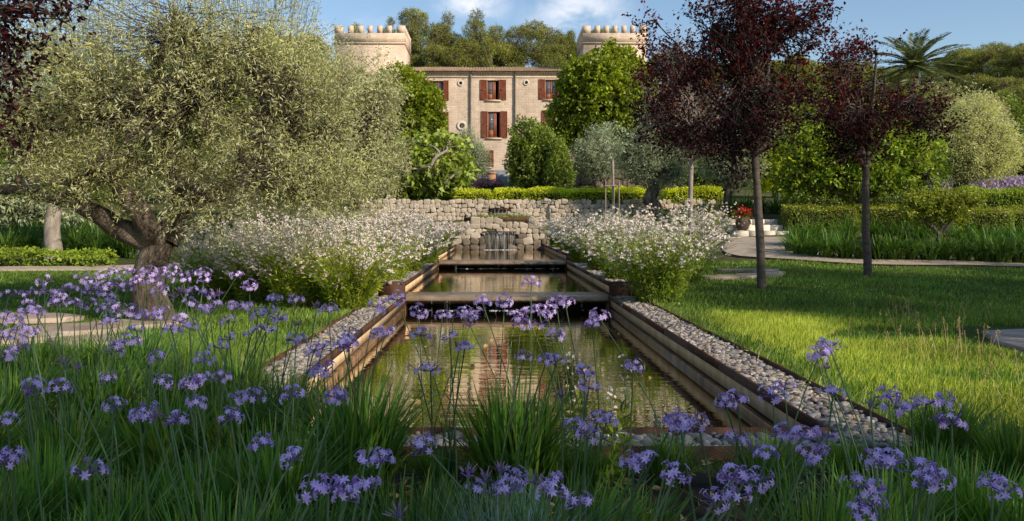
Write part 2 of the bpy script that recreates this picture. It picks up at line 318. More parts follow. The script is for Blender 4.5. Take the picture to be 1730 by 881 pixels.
def sticks(mb, A, B, r0, r1, tint=.5):
    """many straight three-sided twigs"""
    A = np.asarray(A, float); B = np.asarray(B, float); n = len(A)
    if n == 0: return
    T = B - A; T /= np.linalg.norm(T, axis=1, keepdims=True) + 1e-9
    ref = np.where(np.abs(T[:, 2:3]) < .8, [[0, 0, 1.]], [[1., 0, 0]])
    S = np.cross(T, ref); S /= np.linalg.norm(S, axis=1, keepdims=True) + 1e-9; Bn = np.cross(T, S)
    r0 = np.broadcast_to(r0, (n,)); r1 = np.broadcast_to(r1, (n,))
    V = np.zeros((n, 6, 3))
    for k in range(3):
        u = math.cos(k * 2.094) * S + math.sin(k * 2.094) * Bn
        V[:, k] = A + u * r0[:, None]; V[:, 3 + k] = B + u * r1[:, None]
    f = np.array([[0, 1, 4, 3], [1, 2, 5, 4], [2, 0, 3, 5]])
    mb.add(V.reshape(-1, 3), (np.arange(n)[:, None, None] * 6 + f[None]).reshape(-1, 4), np.repeat(np.broadcast_to(tint, (n,)), 3))
def unit(v): return v / (np.linalg.norm(v, axis=-1, keepdims=True) + 1e-9)
def leaves(mb, P, D, L, W, tint, fold=.18, droop=.12):
    """one four-sided pointed leaf per row"""
    n = len(P); D = unit(D)
    S = unit(np.cross(D, unit(rng.normal(size=(n, 3)) + [0, 0, .6])))
    Nn = np.cross(S, D); L = np.broadcast_to(L, (n,))[:, None]; W = np.broadcast_to(W, (n,))[:, None]
    V = np.zeros((n, 4, 3)); mid = P + D * L * .45
    V[:, 0] = P; V[:, 1] = mid + S * W * .5 + Nn * W * fold; V[:, 2] = P + D * L - [0, 0, 1] * L * droop; V[:, 3] = mid - S * W * .5 + Nn * W * fold
    mb.add(V.reshape(-1, 3), np.arange(n * 4).reshape(n, 4), tint)
def blades(mb, B, az, L, W, lean, tint, segs=3, tip=.08, twist=0.0):
    """grass / strap leaf ribbons rising from B and arching over along azimuth az"""
    n = len(B); L = np.broadcast_to(L, (n,)); W = np.broadcast_to(W, (n,)); lean = np.broadcast_to(lean, (n,))
    H = np.stack([np.cos(az), np.sin(az), np.zeros(n)], 1); Sd = np.stack([-np.sin(az + twist), np.cos(az + twist), np.zeros(n)], 1)
    V = np.zeros((n, segs + 1, 2, 3))
    for k in range(segs + 1):
        t = k / segs
        c = B + H * (lean * L * (0.25 * t + .75 * t * t))[:, None] + np.array([0, 0, 1.])[None] * (L * (t - .42 * np.minimum(lean, 1.3) * t ** 2.4 * np.minimum(lean, 1.3)))[:, None]
        w = W * (1 - (1 - tip) * t ** 2.2) * .5 * (0.75 + .25 * min(1, 4 * t))
        V[:, k, 0] = c - Sd * w[:, None]; V[:, k, 1] = c + Sd * w[:, None]
    base = np.arange(n)[:, None] * (2 * (segs + 1)); f = []
    for k in range(segs): f.append(np.stack([base[:, 0] + 2 * k, base[:, 0] + 2 * k + 1, base[:, 0] + 2 * k + 3, base[:, 0] + 2 * k + 2], 1))
    mb.add(V.reshape(-1, 3), np.concatenate(f), np.tile(np.broadcast_to(tint, (n,)), segs))

def ico(sub=1):
    t = (1 + 5 ** .5) / 2
    V = np.array([[-1, t, 0], [1, t, 0], [-1, -t, 0], [1, -t, 0], [0, -1, t], [0, 1, t], [0, -1, -t], [0, 1, -t], [t, 0, -1], [t, 0, 1], [-t, 0, -1], [-t, 0, 1]], float)
    Fc = [[0, 11, 5], [0, 5, 1], [0, 1, 7], [0, 7, 10], [0, 10, 11], [1, 5, 9], [5, 11, 4], [11, 10, 2], [10, 7, 6], [7, 1, 8], [3, 9, 4], [3, 4, 2], [3, 2, 6], [3, 6, 8], [3, 8, 9], [4, 9, 5], [2, 4, 11], [6, 2, 10], [8, 6, 7], [9, 8, 1]]
    V = unit(V)
    for _ in range(sub):
        V = list(V); mid = {}; nf = []
        def m(a, b):
            k = (min(a, b), max(a, b))
            if k not in mid: V.append(unit((V[a] + V[b]))); mid[k] = len(V) - 1
            return mid[k]
        for a, b, c in Fc:
            x, y, z = m(a, b), m(b, c), m(c, a); nf += [[a, x, z], [b, y, x], [c, z, y], [x, y, z]]
        Fc = nf; V = np.array(V)
    return np.array(V), np.array(Fc)
ICO0, ICO1, ICO2 = ico(0), ico(1), ico(2)
def blobs(mb, C, Rd, base=ICO1, rough=.12, tint=None, power=1.0):
    """many rounded stones: C centres, Rd radii (n,3)"""
    V, Fc = base; n = len(C)
    U = np.sign(V) * np.abs(V) ** power if power != 1 else V
    a = rng.uniform(0, 2 * math.pi, n); ca, sa = np.cos(a), np.sin(a)
    W = U[None] * (1 + rng.uniform(-rough, rough, (n, len(V), 1))) * Rd[:, None, :]
    if power == 1:
        X = W[..., 0] * ca[:, None] - W[..., 1] * sa[:, None]; Y = W[..., 0] * sa[:, None] + W[..., 1] * ca[:, None]
        W = np.stack([X, Y, W[..., 2]], -1)
    W = W + C[:, None, :]
    if tint is None: tint = rng.uniform(0, 1, n)
    mb.add(W.reshape(-1, 3), (np.arange(n)[:, None, None] * len(V) + Fc[None]).reshape(-1, 3), np.repeat(np.broadcast_to(tint, (n,)), len(Fc)))

# ------------------------------------------------------------------ trees
def vnoise(P, s, seed=0):
    q = P * s + seed * 7.13
    return (np.sin(q[:, 0] * 1.7 + 2.1 * np.sin(q[:, 1] * 1.1)) + np.sin(q[:, 1] * 1.9 + 1.7 * np.sin(q[:, 2] * 1.3)) + np.sin(q[:, 2] * 2.1 + 1.9 * np.sin(q[:, 0] * .9))) / 3
def lobe(px, py, rx, ry, d, dd=None):
    s = d / F
    return (at(px, py, d), np.array([rx * s, (dd if dd is not None else rx * s * .85), ry * s]))
def crown_points(lobes, n, shell=.55, gap=.25, gscale=1.6, seed=0):
    vol = np.array([r[0] * r[1] * r[2] for c, r in lobes]) ** .75; vol = vol / vol.sum()
    idx = rng.choice(len(lobes), n, p=vol)
    C = np.array([lobes[i][0] for i in range(len(lobes))])[idx]; Rr = np.array([lobes[i][1] for i in range(len(lobes))])[idx]
    u = unit(rng.normal(size=(n, 3))); rad = rng.uniform(0, 1, n) ** (1 / 3)
    rad = np.where(rng.uniform(0, 1, n) < shell, .72 + .3 * rng.uniform(0, 1, n), rad)
    P = C + u * rad[:, None] * Rr
    keep = vnoise(P, gscale, seed) > (-1 + 2 * gap * .8)
    return P[keep], u[keep], idx[keep], C[keep]
def tree(name, label, cat, base, fork, r0, lobes, n_sprig, n_leaf, leaf_l, leaf_w, sprig_l, lmat, bmat, group=None, seed=0, up=.5,
         limbs=None, shell=.55, gap=.25, gscale=1.6, spread=.9, twig=True, tint_up=.25, droop=.12, top_shoots=0, limb_r=.55, stick=0.0, trunk_sides=10, zmin=None, crown_name='crown', jitter=.35, twigr=None):
    root = thing(name, label, cat, base, group)
    base = np.asarray(base, float); fork = np.asarray(fork, float)
    tb = MB()
    mid = (base + fork) / 2 + rng.normal(0, r0 * .35, 3) * [1, 1, 0]
    pth = smooth_path([base - [0, 0, .15], base + (fork - base) * .12, mid, fork], 9, r0 * .06)
    tube(tb, pth, np.interp(np.linspace(0, 1, 9), [0, .12, .4, 1], [1.55 * r0, 1.1 * r0, r0, .86 * r0]), trunk_sides, .5, .13 if trunk_sides > 12 else .07)
    limb_pts = []
    if limbs:
        for pts, ra, rb in limbs:
            p = smooth_path(pts, 12, ra * .12); limb_pts.append(p); tube(tb, p, np.linspace(ra, rb, 12), 8, .5, .1)
    centers = [c for c, r in lobes]
    reach = []
    for li, (c, r) in enumerate(lobes):
        st = fork if not limb_pts else min((q for p in limb_pts for q in p[6:]), key=lambda q: np.linalg.norm(q - c))
        m2 = st * .55 + c * .45 + np.array([0, 0, .12 * np.linalg.norm(c - st)]) * (1 if up > 0 else -1) + rng.normal(0, .06, 3) * np.linalg.norm(c - st)
        end = c + np.array([0, 0, r[2] * .45])
        p = smooth_path([st, m2, c, end], 9, .02 * np.linalg.norm(c - st)); reach.append(p)
        ra = r0 * limb_r if not limb_pts else r0 * .28
        tube(tb, p, np.linspace(ra, ra * .2, 9), 6, .5, .08)
    P, U, idx, C = crown_points(lobes, n_sprig, shell, gap, gscale, seed)
    if zmin is not None:
        k = P[:, 2] > zmin; P, U, idx, C = P[k], U[k], idx[k], C[k]
    n = len(P)
    RP = np.array(reach)                       # lobes x 9 x 3
    j = rng.integers(2, 9, n); J = RP[idx, j]
    if twig:
        rr = twigr or r0 * .09
        mid = J + (P - J) * .5 + rng.normal(0, .08, (n, 3)) * np.linalg.norm(P - J, axis=1, keepdims=True) + [0, 0, .02]
        sel = rng.uniform(0, 1, n) < (twig if isinstance(twig, float) else .5)
        sticks(tb, J[sel], mid[sel], rr * 1.5, rr); sticks(tb, mid[sel], P[sel], rr, rr * .35)
    tb.build('trunk', bmat, root, True)
    D = unit(U * spread + [0, 0, up] + rng.normal(0, .45, (n, 3)))
    SL = sprig_l * rng.uniform(.55, 1.3, n)
    if top_shoots:
        zt = P[:, 2] > np.percentile(P[:, 2], 100 - top_shoots); SL = np.where(zt, SL * rng.uniform(1.2, 2.0, n), SL); D[zt] = unit(D[zt] * .4 + [0, 0, 1.0])
    if stick:
        wb = MB(); sticks(wb, P, P + D * (SL * .95)[:, None], stick, stick * .45); wb.build('twigs', bmat, root)
    lb = MB()
    t = np.tile(np.linspace(.05, 1, n_leaf), (n, 1)) + rng.uniform(-.04, .04, (n, n_leaf))
    Pl = P[:, None] + D[:, None] * (t * SL[:, None])[..., None] + rng.normal(0, jitter, (n, n_leaf, 3)) * leaf_l
    perp = unit(rng.normal(size=(n, n_leaf, 3)))
    Dl = D[:, None] * .6 + perp * .9
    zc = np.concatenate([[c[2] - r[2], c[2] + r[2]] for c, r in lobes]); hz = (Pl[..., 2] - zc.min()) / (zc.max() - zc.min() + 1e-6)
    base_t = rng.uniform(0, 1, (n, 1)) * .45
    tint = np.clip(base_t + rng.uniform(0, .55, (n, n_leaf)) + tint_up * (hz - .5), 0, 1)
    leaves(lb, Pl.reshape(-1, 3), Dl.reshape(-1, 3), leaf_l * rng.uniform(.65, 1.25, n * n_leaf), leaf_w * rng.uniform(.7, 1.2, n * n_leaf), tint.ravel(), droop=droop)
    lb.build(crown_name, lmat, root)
    return root
ORD = ['first', 'second', 'third', 'fourth', 'fifth', 'sixth', 'seventh', 'eighth', 'ninth', 'tenth', 'eleventh', 'twelfth', 'thirteenth', 'fourteenth', 'fifteenth', 'sixteenth', 'seventeenth', 'eighteenth', 'nineteenth', 'twentieth']
ORD += ['twenty-' + w for w in ORD[:9]] + ['thirtieth'] + ['thirty-' + w for w in ORD[:9]]

# ================================================================== SETTING
def grid_lines(segs):
    out = []
    for a, b, s in segs:
        n = max(1, int(round((b - a) / s))); out += list(np.linspace(a, b, n, endpoint=False))
    return np.array(out + [segs[-1][1]])
gx = grid_lines([(-500, -60, 40), (-60, -16, 4), (-16, XL, .4), (XL, XR, XR - XL), (XR, 18, .4), (18, 60, 4), (60, 500, 40)])
gy = grid_lines([(-60, -4, 6), (-4, Y_FRONT, .4), (Y_FRONT, Y_END, .4), (Y_END, 31, .1), (31, 60, 1), (60, 160, 3), (160, 800, 40)])
GX, GY = np.meshgrid(gx, gy); GZ = gz(GX, GY)
nx, ny = len(gx), len(gy)
ii, jj = np.meshgrid(np.arange(nx - 1), np.arange(ny - 1))
cxm = (gx[:-1] + gx[1:]) / 2; cym = (gy[:-1] + gy[1:]) / 2
hole = (np.abs(cxm[ii] - X0) < HW + CW) & (cym[jj] > Y_FRONT) & (cym[jj] < Y_END)
lawn = (cym[jj] > 3.2) & (cym[jj] < 24) & (np.abs(cxm[ii]) < 18)
q = np.stack([jj * nx + ii, jj * nx + ii + 1, (jj + 1) * nx + ii + 1, (jj + 1) * nx + ii], -1)
V = np.stack([GX, GY, GZ], -1).reshape(-1, 3)
gm = MB(); gm.add(V, q[~hole])
ground = tag(gm.build('ground', M['hill'], smooth=True), kind='structure')

def sheet(name, poly_fn, x0, x1, y0, y1, step, dz, mat):
    """a sheet laid just above the ground wherever poly_fn is true"""
    xs = np.arange(x0, x1 + step, step); ys = np.arange(y0, y1 + step, step)
    X, Y = np.meshgrid(xs, ys); Z = gz(X, Y) + dz
    i, j = np.meshgrid(np.arange(len(xs) - 1), np.arange(len(ys) - 1))
    ok = poly_fn(xs[i] + step / 2, ys[j] + step / 2); n = len(xs)
    b = MB(); b.add(np.stack([X, Y, Z], -1).reshape(-1, 3), np.stack([j * n + i, j * n + i + 1, (j + 1) * n + i + 1, (j + 1) * n + i], -1)[ok])
    return tag(b.build(name, mat, smooth=True), kind='structure')

# path on the right: centre line, half width
PATH = np.array([[7.3, 22.6], [6.6, 20.5], [6.5, 18.8], [7.6, 17.2], [9.4, 16.4], [11.5, 15.9], [14.5, 15.2], [19, 14.2]])
PATHW = np.array([.75, .9, 1.05, .75, .55, .55, .6, .6])
LPATH = np.array([[-4.6, 16.5], [-6.5, 16.2], [-9, 15.4], [-13, 14.6], [-18, 14]])
def poly_dist(x, y, line):
    best = np.full(np.shape(x), 1e9); bi = np.zeros(np.shape(x))
    for k in range(len(line) - 1):
        a, b = line[k], line[k + 1]; ab = b - a; t = np.clip(((x - a[0]) * ab[0] + (y - a[1]) * ab[1]) / (ab @ ab), 0, 1)
        d = np.hypot(x - a[0] - t * ab[0], y - a[1] - t * ab[1]); m = d < best; best = np.where(m, d, best); bi = np.where(m, k + t, bi)
    return best, bi
def on_path(x, y, grow=0.0):
    d, i = poly_dist(x, y, PATH); return d < np.interp(i, np.arange(len(PATH)), PATHW) + grow
def on_lpath(x, y, grow=0.0): return poly_dist(x, y, LPATH)[0] < .3 + grow
def in_pool(x, y, grow=0.0): return (np.abs(x - X0) < HW + CW + grow) & (y > Y_FRONT - grow) & (y < Y_END + grow)
def in_bed(x, y):
    r = (x > 2) & (y > 15.9) & (poly_dist(x, y, PATH)[1] < 6.9) & ~on_path(x, y, 0)
    far = np.where(x > 7.3, y > np.interp(x, PATH[3:, 0], PATH[3:, 1]) , y > 17.5)
    l = y > np.interp(x, [-18, -9, -4.6], [14, 15.4, 16.5])
    return np.where(x > 0, far & (y > 14), l)
def ribbon(name, line, w, dz, mat, n=60):
    """a paved strip following a line on the ground"""
    P = smooth_path(np.column_stack([line, np.zeros(len(line))]), n); W = np.interp(np.linspace(0, len(line) - 1, n), np.arange(len(line)), w)
    T = unit(np.gradient(P, axis=0)); S = np.stack([-T[:, 1], T[:, 0], 0 * T[:, 0]], 1)
    k = np.linspace(-1, 1, 7); V = P[:, None] + S[:, None] * (W[:, None] * k)[..., None]
    V[..., 2] = gz(V[..., 0], V[..., 1]) + dz
    m = len(k); i, j = np.meshgrid(np.arange(m - 1), np.arange(n - 1))
    b = MB(); b.add(V.reshape(-1, 3), np.stack([j * m + i, j * m + i + 1, (j + 1) * m + i + 1, (j + 1) * m + i], -1).reshape(-1, 4))
    # thin side faces so that the strip has an edge
    for e in (0, m - 1):
        A = V[:, e]; Bq = A - [0, 0, dz + .05]; idx = np.arange(n - 1)
        b.add(np.vstack([A, Bq]), np.stack([idx, idx + 1, idx + 1 + n, idx + n], 1))
    return tag(b.build(name, mat, smooth=True), kind='structure'), V
sheet('lawn', lambda x, y: ~in_pool(x, y, .03) & ~in_bed(x, y), -17.8, 17.8, 3.7, 18, .35, .012, M['lawn_soil'])
sheet('soil', lambda x, y: (y < 3.85) | ((np.abs(x + 4) < 2.2) & (y < 4.9)), -6, 6, .2, 4.9, .3, .02, M['soil'])
_, PV = ribbon('path', PATH, PATHW, .035, M['paving'])
ribbon('path', LPATH, [.3] * 5, .045, M['paving'])
# dark steel kerb along the outer edge of the right-hand path
kb = MB(); ke = PV[:, 0] + (PV[:, 0] - PV[:, 3]) * .02
tube(kb, ke[14:] + [0, 0, .0], .014, 5); 
tag(kb.build('path_edging', M['steel']), 'thin dark metal edging strip along the agapanthus side of the garden path', 'edging')

# flagstones let into the lawn
def flagstone(cx, cy, rx, ry, seed, label, group):
    r2 = np.random.default_rng(seed); k = 9; a = np.linspace(0, 2 * math.pi, k, endpoint=False) + r2.uniform(-.2, .2, k)
    rr = 1 + r2.uniform(-.16, .12, k); X = cx + np.cos(a) * rx * rr; Y = cy + np.sin(a) * ry * rr; Z = gz(X, Y)
    z = gzf(cx, cy)
    b = MB(); top = np.stack([X, Y, np.maximum(Z, z) + (.055 if rx < .8 else .028)], 1); ins = (top - [cx, cy, 0]) * [.96, .96, 1] + [cx, cy, .008]; bot = top - [0, 0, .12]
    idx = np.arange(k); nx_ = (idx + 1) % k; VV = np.vstack([bot, top, ins, [[cx, cy, top[:, 2].mean() + .008]]])
    b.add(VV, np.concatenate([np.stack([idx, nx_, nx_ + k, idx + k], 1), np.stack([idx + k, nx_ + k, nx_ + 2 * k, idx + 2 * k], 1)]), r2.uniform(0, 1))
    b.add(VV, np.stack([idx + 2 * k, nx_ + 2 * k, np.full(k, 3 * k)], 1), r2.uniform(0, 1))
    o = b.build('flagstone', M['flag'], origin=(cx, cy, z)); tag(o, label, 'flagstone', group); FLAGS.append((cx, cy, rx, ry)); return o
FLAGS = []
for k, (px, d, rx, ry) in enumerate([(232, 8.9, .52, .34), (118, 8.4, .62, .40), (20, 7.8, .55, .36), (165, 7.55, .45, .3), (60, 9.4, .5, .35)]):
    p = at0(px, d); flagstone(p[0], p[1], rx, ry, 100 + k, ['pinkish flagstone in the lawn closest to the olive trunk', 'largest pinkish flagstone in the lawn behind the violet flowers', 'flagstone in the lawn at the edge of the photo, left of the olive', 'small flagstone in the lawn in front of the larger one by the olive', 'flagstone in the lawn farthest from the pool, left of the olive trunk'][k], 'flagstones beside the olive tree')
p = at0(1885, 7.2); flagstone(p[0], p[1], .98, 1.45, 120, 'large pale paving slab with a curved edge at the far side of the lawn', None)
for k, (px, py, rx, ry) in enumerate([(1218, 467, .36, .16), (1250, 464.5, .4, .18), (1282, 462, .42, .18), (1302, 458, .3, .17), (1290, 453.5, .34, .15), (1262, 452, .32, .14), (1236, 452, .26, .14)]):
    d = 13.6 + (467 - py) * .11; p = at0(px, d); flagstone(p[0], p[1], rx, ry, 140 + k, ORD[k] + ' stone from the gaura bush along the curved stepping stone arc behind the plum trunk', 'stepping stones in a curve on the lawn')

# ================================================================== WATER CHANNEL
def water(name, y0, y1, z, xin=.10):
    b = MB(); b.add([[X0 - HW + xin - .12, y0, z], [X0 + HW - xin + .12, y0, z], [X0 + HW - xin + .12, y1, z], [X0 - HW + xin - .12, y1, z]], [[0, 1, 2, 3]])
    return tag(b.build(name, M['water']), kind='structure')
POOLS = [  # y0, y1, coping z, water z
    (Y_IN, Y_W2, .06, -.185), (Y_W2, Y_W3, .25, .055), (Y_W3, Y_END, .42, .245)]
water('pool_water', Y_IN + .02, Y_W2 + .9, -.185); water('pool_water', Y_W2 + .4, Y_W3 + .9, .055); water('pool_water', Y_W3 + .4, Y_END - .02, .245)
pl = ['lowest and widest water basin with pebble copings, nearest the camera', 'middle water basin between the two weirs', 'uppermost small water basin below the stone fountain wall']
def plates(mb, x0, x1, y0, y1, z0, z1):
    n = max(1, round((y1 - y0) / 2.1)); ys = np.linspace(y0, y1, n + 1)
    for i in range(n):
        j = rng.uniform(-.004, .004); bevel_box(mb, x0 + j * .4, x1 + j * .4, ys[i] + .003, ys[i + 1] - .003, z0, z1 + j, .004)
for k, (y0, y1, zc, zw) in enumerate(POOLS):
    root = thing('water_basin', pl[k], 'pool', (X0, y0, 0), 'stepped water basins')
    ya = Y_FRONT if k == 0 else y0
    for s in (-1, 1):
        xi = X0 + s * HW; xo = X0 + s * (HW + CW)
        lo, hi = sorted([xi, xi - s * .0])
        e = MB()   # inner steel edge
        plates(e, *sorted([xi - s * .012, xi + s * .012]), y0, y1, zc - .05, zc + .012); e.build('steel_edge', M['steel'], root)
        e = MB()   # outer steel edge
        plates(e, *sorted([xo - s * .012, xo + s * .003]), ya, y1, zc - .45, zc + .012); e.build('steel_edge', M['steel'], root)
        w = MB()   # ochre band under it
        box(w, *sorted([xi + s * .02, xi + s * .2]), y0, y1, zc - .165, zc - .047); w.build('render_band', M['render_band'], root)
        w = MB()   # wet ledge, darkened with painted recess shade, and lower wall
        zl = zc - .165
        box(w, *sorted([xi + s * .045, xi + s * .2]), y0, y1, zl - .034, zl - .002); w.build('ledge', M['wet_dark'], root)
        w = MB(); bevel_box(w, *sorted([xi + s * .005, xi + s * .2]), y0, y1, zw - .5, zl - .036, .004); w.build('side_wall', M['wet_wall'], root)
        w = MB(); box(w, *sorted([xi + s * .19, xo - s * .014]), ya, y1, zc - .4, zc - .055); w.build('gravel_bed', M['soil'], root)
    if k == 0:
        e = MB(); bevel_box(e, X0 - HW - .012, X0 + HW + .012, Y_IN - .012, Y_IN + .012, zc - .3, zc + .012, .004); e.build('steel_edge', M['steel'], root)
        e = MB(); bevel_box(e, XL, XR, Y_FRONT - .012, Y_FRONT + .003, zc - .3, zc + .012, .004); e.build('steel_edge', M['steel'], root)
        w = MB(); box(w, X0 - HW - CW + .02, X0 + HW + CW - .02, Y_FRONT + .01, Y_IN - .014, zc - .4, zc - .055); w.build('gravel_bed', M['soil'], root)
        w = MB(); box(w, X0 - HW, X0 + HW, Y_IN - .14, Y_IN + .0, -.8, zc - .07); w.build('end_wall', M['wet_wall'], root)
    else:
        w = MB(); zf = zw - .012   # weir: sloping lip that overhangs the basin below
        y_a, y_b = y0 - .02, y0 + .62
        xx0, xx1 = X0 - HW - .01, X0 + HW + .01
        prof = [(y_a + .02, zf - .075), (y_a, zf - .05), (y_a + .02, zf - .012), (y_a + .08, zf + .004), (y_b - .06, zf + .022), (y_b, zf - .05), (y_b, zf - .2)]
        Va = [[xx0, a, b_] for a, b_ in prof] + [[xx1, a, b_] for a, b_ in prof]; n_ = len(prof)
        w.add(Va, [[i, i + 1, i + 1 + n_, i + n_] for i in range(n_ - 1)] + [[n_ - 1, 0, n_, 2 * n_ - 1]])
        w.build('weir_lip', M['weir_top'], root)
        w = MB(); box(w, xx0 + .01, xx1 - .01, y0 + .34, y0 + .46, zw - .9, zf - .03); w.build('weir_wall', M['wet_dark'], root)
        for s in (-1, 1):
            w = MB(); xi = X0 + s * HW
            bevel_box(w, *sorted([xi + s * .0, xi + s * (CW)]), y0 - .012, y0 + .012, zc - .5, zc + .014, .004); w.build('steel_plate', M['steel'], root)
# thin strings of water dropping over the weirs
def fall(label, xs, y, z0, z1, w, name='waterfall', group=None):
    b = MB()
    for x in xs:
        ww = w * rng.uniform(.5, 1.4); n = 6; t = np.linspace(0, 1, n)
        X = x + rng.normal(0, .006, n); Yy = y - .05 * t ** .5; Z = z0 + (z1 - z0) * t; W = ww * (1 - .25 * t)
        V = np.concatenate([np.stack([X - W / 2, Yy, Z], 1), np.stack([X + W / 2, Yy, Z], 1)])
        b.add(V, [[i, i + n, i + 1 + n, i + 1] for i in range(n - 1)])
    return tag(b.build(name, M['fall']), label, 'waterfall', group)
fall('thin threads of water dropping from the middle basin over the front weir', list(rng.uniform(X0 - 1.35, X0 - .7, 9)) + list(rng.uniform(X0 - .7, X0 + 1.3, 9)), Y_W2 - .01, -.02, -.185, .006)
fall('thin threads of water dropping over the rear weir into the middle basin', list(rng.uniform(X0 - 1.3, X0 + 1.3, 12)), Y_W3 - .01, .18, .055, .008)
foam = MB()
for (y, z, n) in ((Y_W2 + .2, -.181, 50), (Y_W3 + .2, .059, 90), (Y_END - .35, .249, 120)):
    sp = 1.35 if y < Y_END - 1 else .55
    C = np.stack([rng.uniform(X0 - sp, X0 + sp, n), y + rng.normal(0, .035, n), np.full(n, z)], 1); r = rng.uniform(.008, .028, n)
    blobs(foam, C, np.stack([r * 2.2, r, r * .4], 1), ICO0)
M['foam'] = rough_mat('foam', [(.3, (.5, .52, .52)), (.7, (.75, .77, .77))], 5, 3, .5, .5, .1, 20)
tag(foam.build('foam', M['foam'], smooth=True), 'white splash foam under the weirs', 'foam', kind='stuff')

# pebbles
pb = MB()
def pebbles(x0, x1, y0, y1, z, size, dens, sub):
    n = int((x1 - x0) * (y1 - y0) * dens); 
    C = np.stack([rng.uniform(x0, x1, n), rng.uniform(y0, y1, n), z + rng.uniform(-.02, .008, n)], 1)
    r = size * rng.lognormal(0, .28, n)
    blobs(pb, C, np.stack([r * rng.uniform(.9, 1.5, n), r * rng.uniform(.8, 1.1, n), r * rng.uniform(.5, .8, n)], 1), sub, .1, np.clip(rng.normal(.5, .3, n), 0, 1))
for k, (y0, y1, zc, zw) in enumerate(POOLS):
    for s in (-1, 1):
        a, b_ = sorted([X0 + s * (HW + .03), X0 + s * (HW + CW - .03)])
        if k == 0:
            pebbles(a, b_, Y_FRONT + .03, 7.5, zc - .018, .0165, 2300, ICO1); pebbles(a, b_, 7.5, y1, zc - .018, .018, 1900, ICO0)
        else: pebbles(a, b_, y0, y1, zc - .015, .024, 1000, ICO0)
pebbles(X0 - HW - .05, X0 + HW + .05, Y_FRONT + .03, Y_IN - .03, .042, .0185, 1900, ICO1)
tag(pb.build('pebbles', M['pebble'], smooth=True), 'mixed grey and pink river pebbles filling the basin copings', 'pebbles', kind='stuff')

# ================================================================== STONE WALLS
def superbox():
    V, Fc = ICO2
    return (np.sign(V) * np.abs(V) ** .42, Fc)
SB = superbox()
def stone_wall(name, label, x0, x1, y, z_bot, z_top, thick, sw, sh, wet=None, skip=None, seed=1, face=-1, mat='stone'):
    root = thing(name, label, 'stone wall', ((x0 + x1) / 2, y, z_bot)); r2 = np.random.default_rng(seed)
    core = MB(); zt = z_top if not callable(z_top) else min(z_top(x0), z_top(x1))
    n = 24; xs = np.linspace(x0, x1, n)
    for i in range(n - 1):
        zz = (z_top((xs[i] + xs[i + 1]) / 2) if callable(z_top) else z_top) - .05
        box(core, xs[i], xs[i + 1] - .0, y + .06, y + thick - .04, z_bot, zz)
    core.build('core', M['mortar'], root)
    C, Rd, T = [], [], []
    z = z_bot; row = 0
    top = z_top if callable(z_top) else (lambda x: z_top)
    hmax = max(top(x0), top(x1), top((x0 + x1) / 2))
    while z < hmax:
        h = sh * r2.uniform(.8, 1.25); x = x0 - r2.uniform(0, sw)
        while x < x1:
            w = sw * r2.uniform(.55, 1.35)
            cx = x + w / 2; zz = z + h / 2 + r2.normal(0, sh * .12)
            if cx > x0 and cx < x1 and zz < top(cx) + sh * .1 and not (skip and skip(cx, zz)):
                C.append([cx, y + .05, zz]); Rd.append([w * .52, (.05 + .16 * sh) * r2.uniform(.85, 1.3), h * .54 * r2.uniform(.85, 1.2)]); T.append(r2.uniform(0, 1))
            x += w
        z += h * .98; row += 1
    C = np.array(C); Rd = np.array(Rd); T = np.array(T)
    U = SB[0]; n = len(C); b = MB()
    ang = r2.normal(0, .28, n); W = U[None] * Rd[:, None] * (1 + .09 * np.sin(U[None] * 3.1 + r2.uniform(0, 6, (n, 1, 3))))
    X = W[..., 0] * np.cos(ang)[:, None] - W[..., 2] * np.sin(ang)[:, None]; Z = W[..., 0] * np.sin(ang)[:, None] + W[..., 2] * np.cos(ang)[:, None]
    W = np.stack([X, W[..., 1], Z], -1) + C[:, None]
    dry = np.array([not (wet and wet(c[0], c[2])) for c in C])
    b.add(W[dry].reshape(-1, 3), (np.arange(dry.sum())[:, None, None] * len(U) + SB[1][None]).reshape(-1, 3), np.repeat(T[dry], len(SB[1])))
    b.build('stones', M[mat], root, True)
    if wet is not None:
        k = np.nonzero([wet(c[0], c[2]) for c in C])[0]; k2 = np.setdiff1d(np.arange(n), k)
        for idx, nm, mt in ((k, 'wet_stones', 'wet_stone'),):
            b2 = MB(); b2.add((W[idx] * [1, 1, 1]).reshape(-1, 3), (np.arange(len(idx))[:, None, None] * len(U) + SB[1][None]).reshape(-1, 3), np.repeat(T[idx], len(SB[1]))); b2.build(nm, M[mt], root, True)
    return root
YW1 = Y_END
w1 = stone_wall('fountain_wall', 'low rubble stone wall with a spout pouring into the uppermost basin', X0 - 2.9, X0 + 3.1, YW1, .05, 1.24, .35, .27, .18, skip=lambda x, z: abs(x - X0) < .55 and .30 < z < .88, seed=3, wet=lambda x, z: z < .5 + .12 * math.sin(x * 5) or (abs(x - X0) < .8 and z < .85))
b = MB(); box(b, X0 - .57, X0 + .57, YW1 - .06, YW1 + .12, .845, .875); b.build('spout', M['steel'], w1)
b = MB(); box(b, X0 - .6, X0 + .6, YW1 + .07, YW1 + .10, .1, .84); b.build('niche', M['wet_stone'], w1)
fall('sheet of water falling from the spout of the lower fountain wall', np.linspace(X0 - .5, X0 + .5, 15), YW1 - .07, .85, .245, .06)
w2 = stone_wall('terrace_wall', 'long pale rubble retaining wall below the yellow green hedge', -5.3, 9.5, 30.35, .95, lambda x: 1.97 - .006 * abs(x), .4, .21, .145, skip=lambda x, z: abs(x - X0) < .36 and 1.38 < z < 1.72, seed=5)
b = MB(); box(b, X0 - .38, X0 + .38, 30.26, 30.5, 1.655, 1.68); b.build('spout', M['steel'], w2)
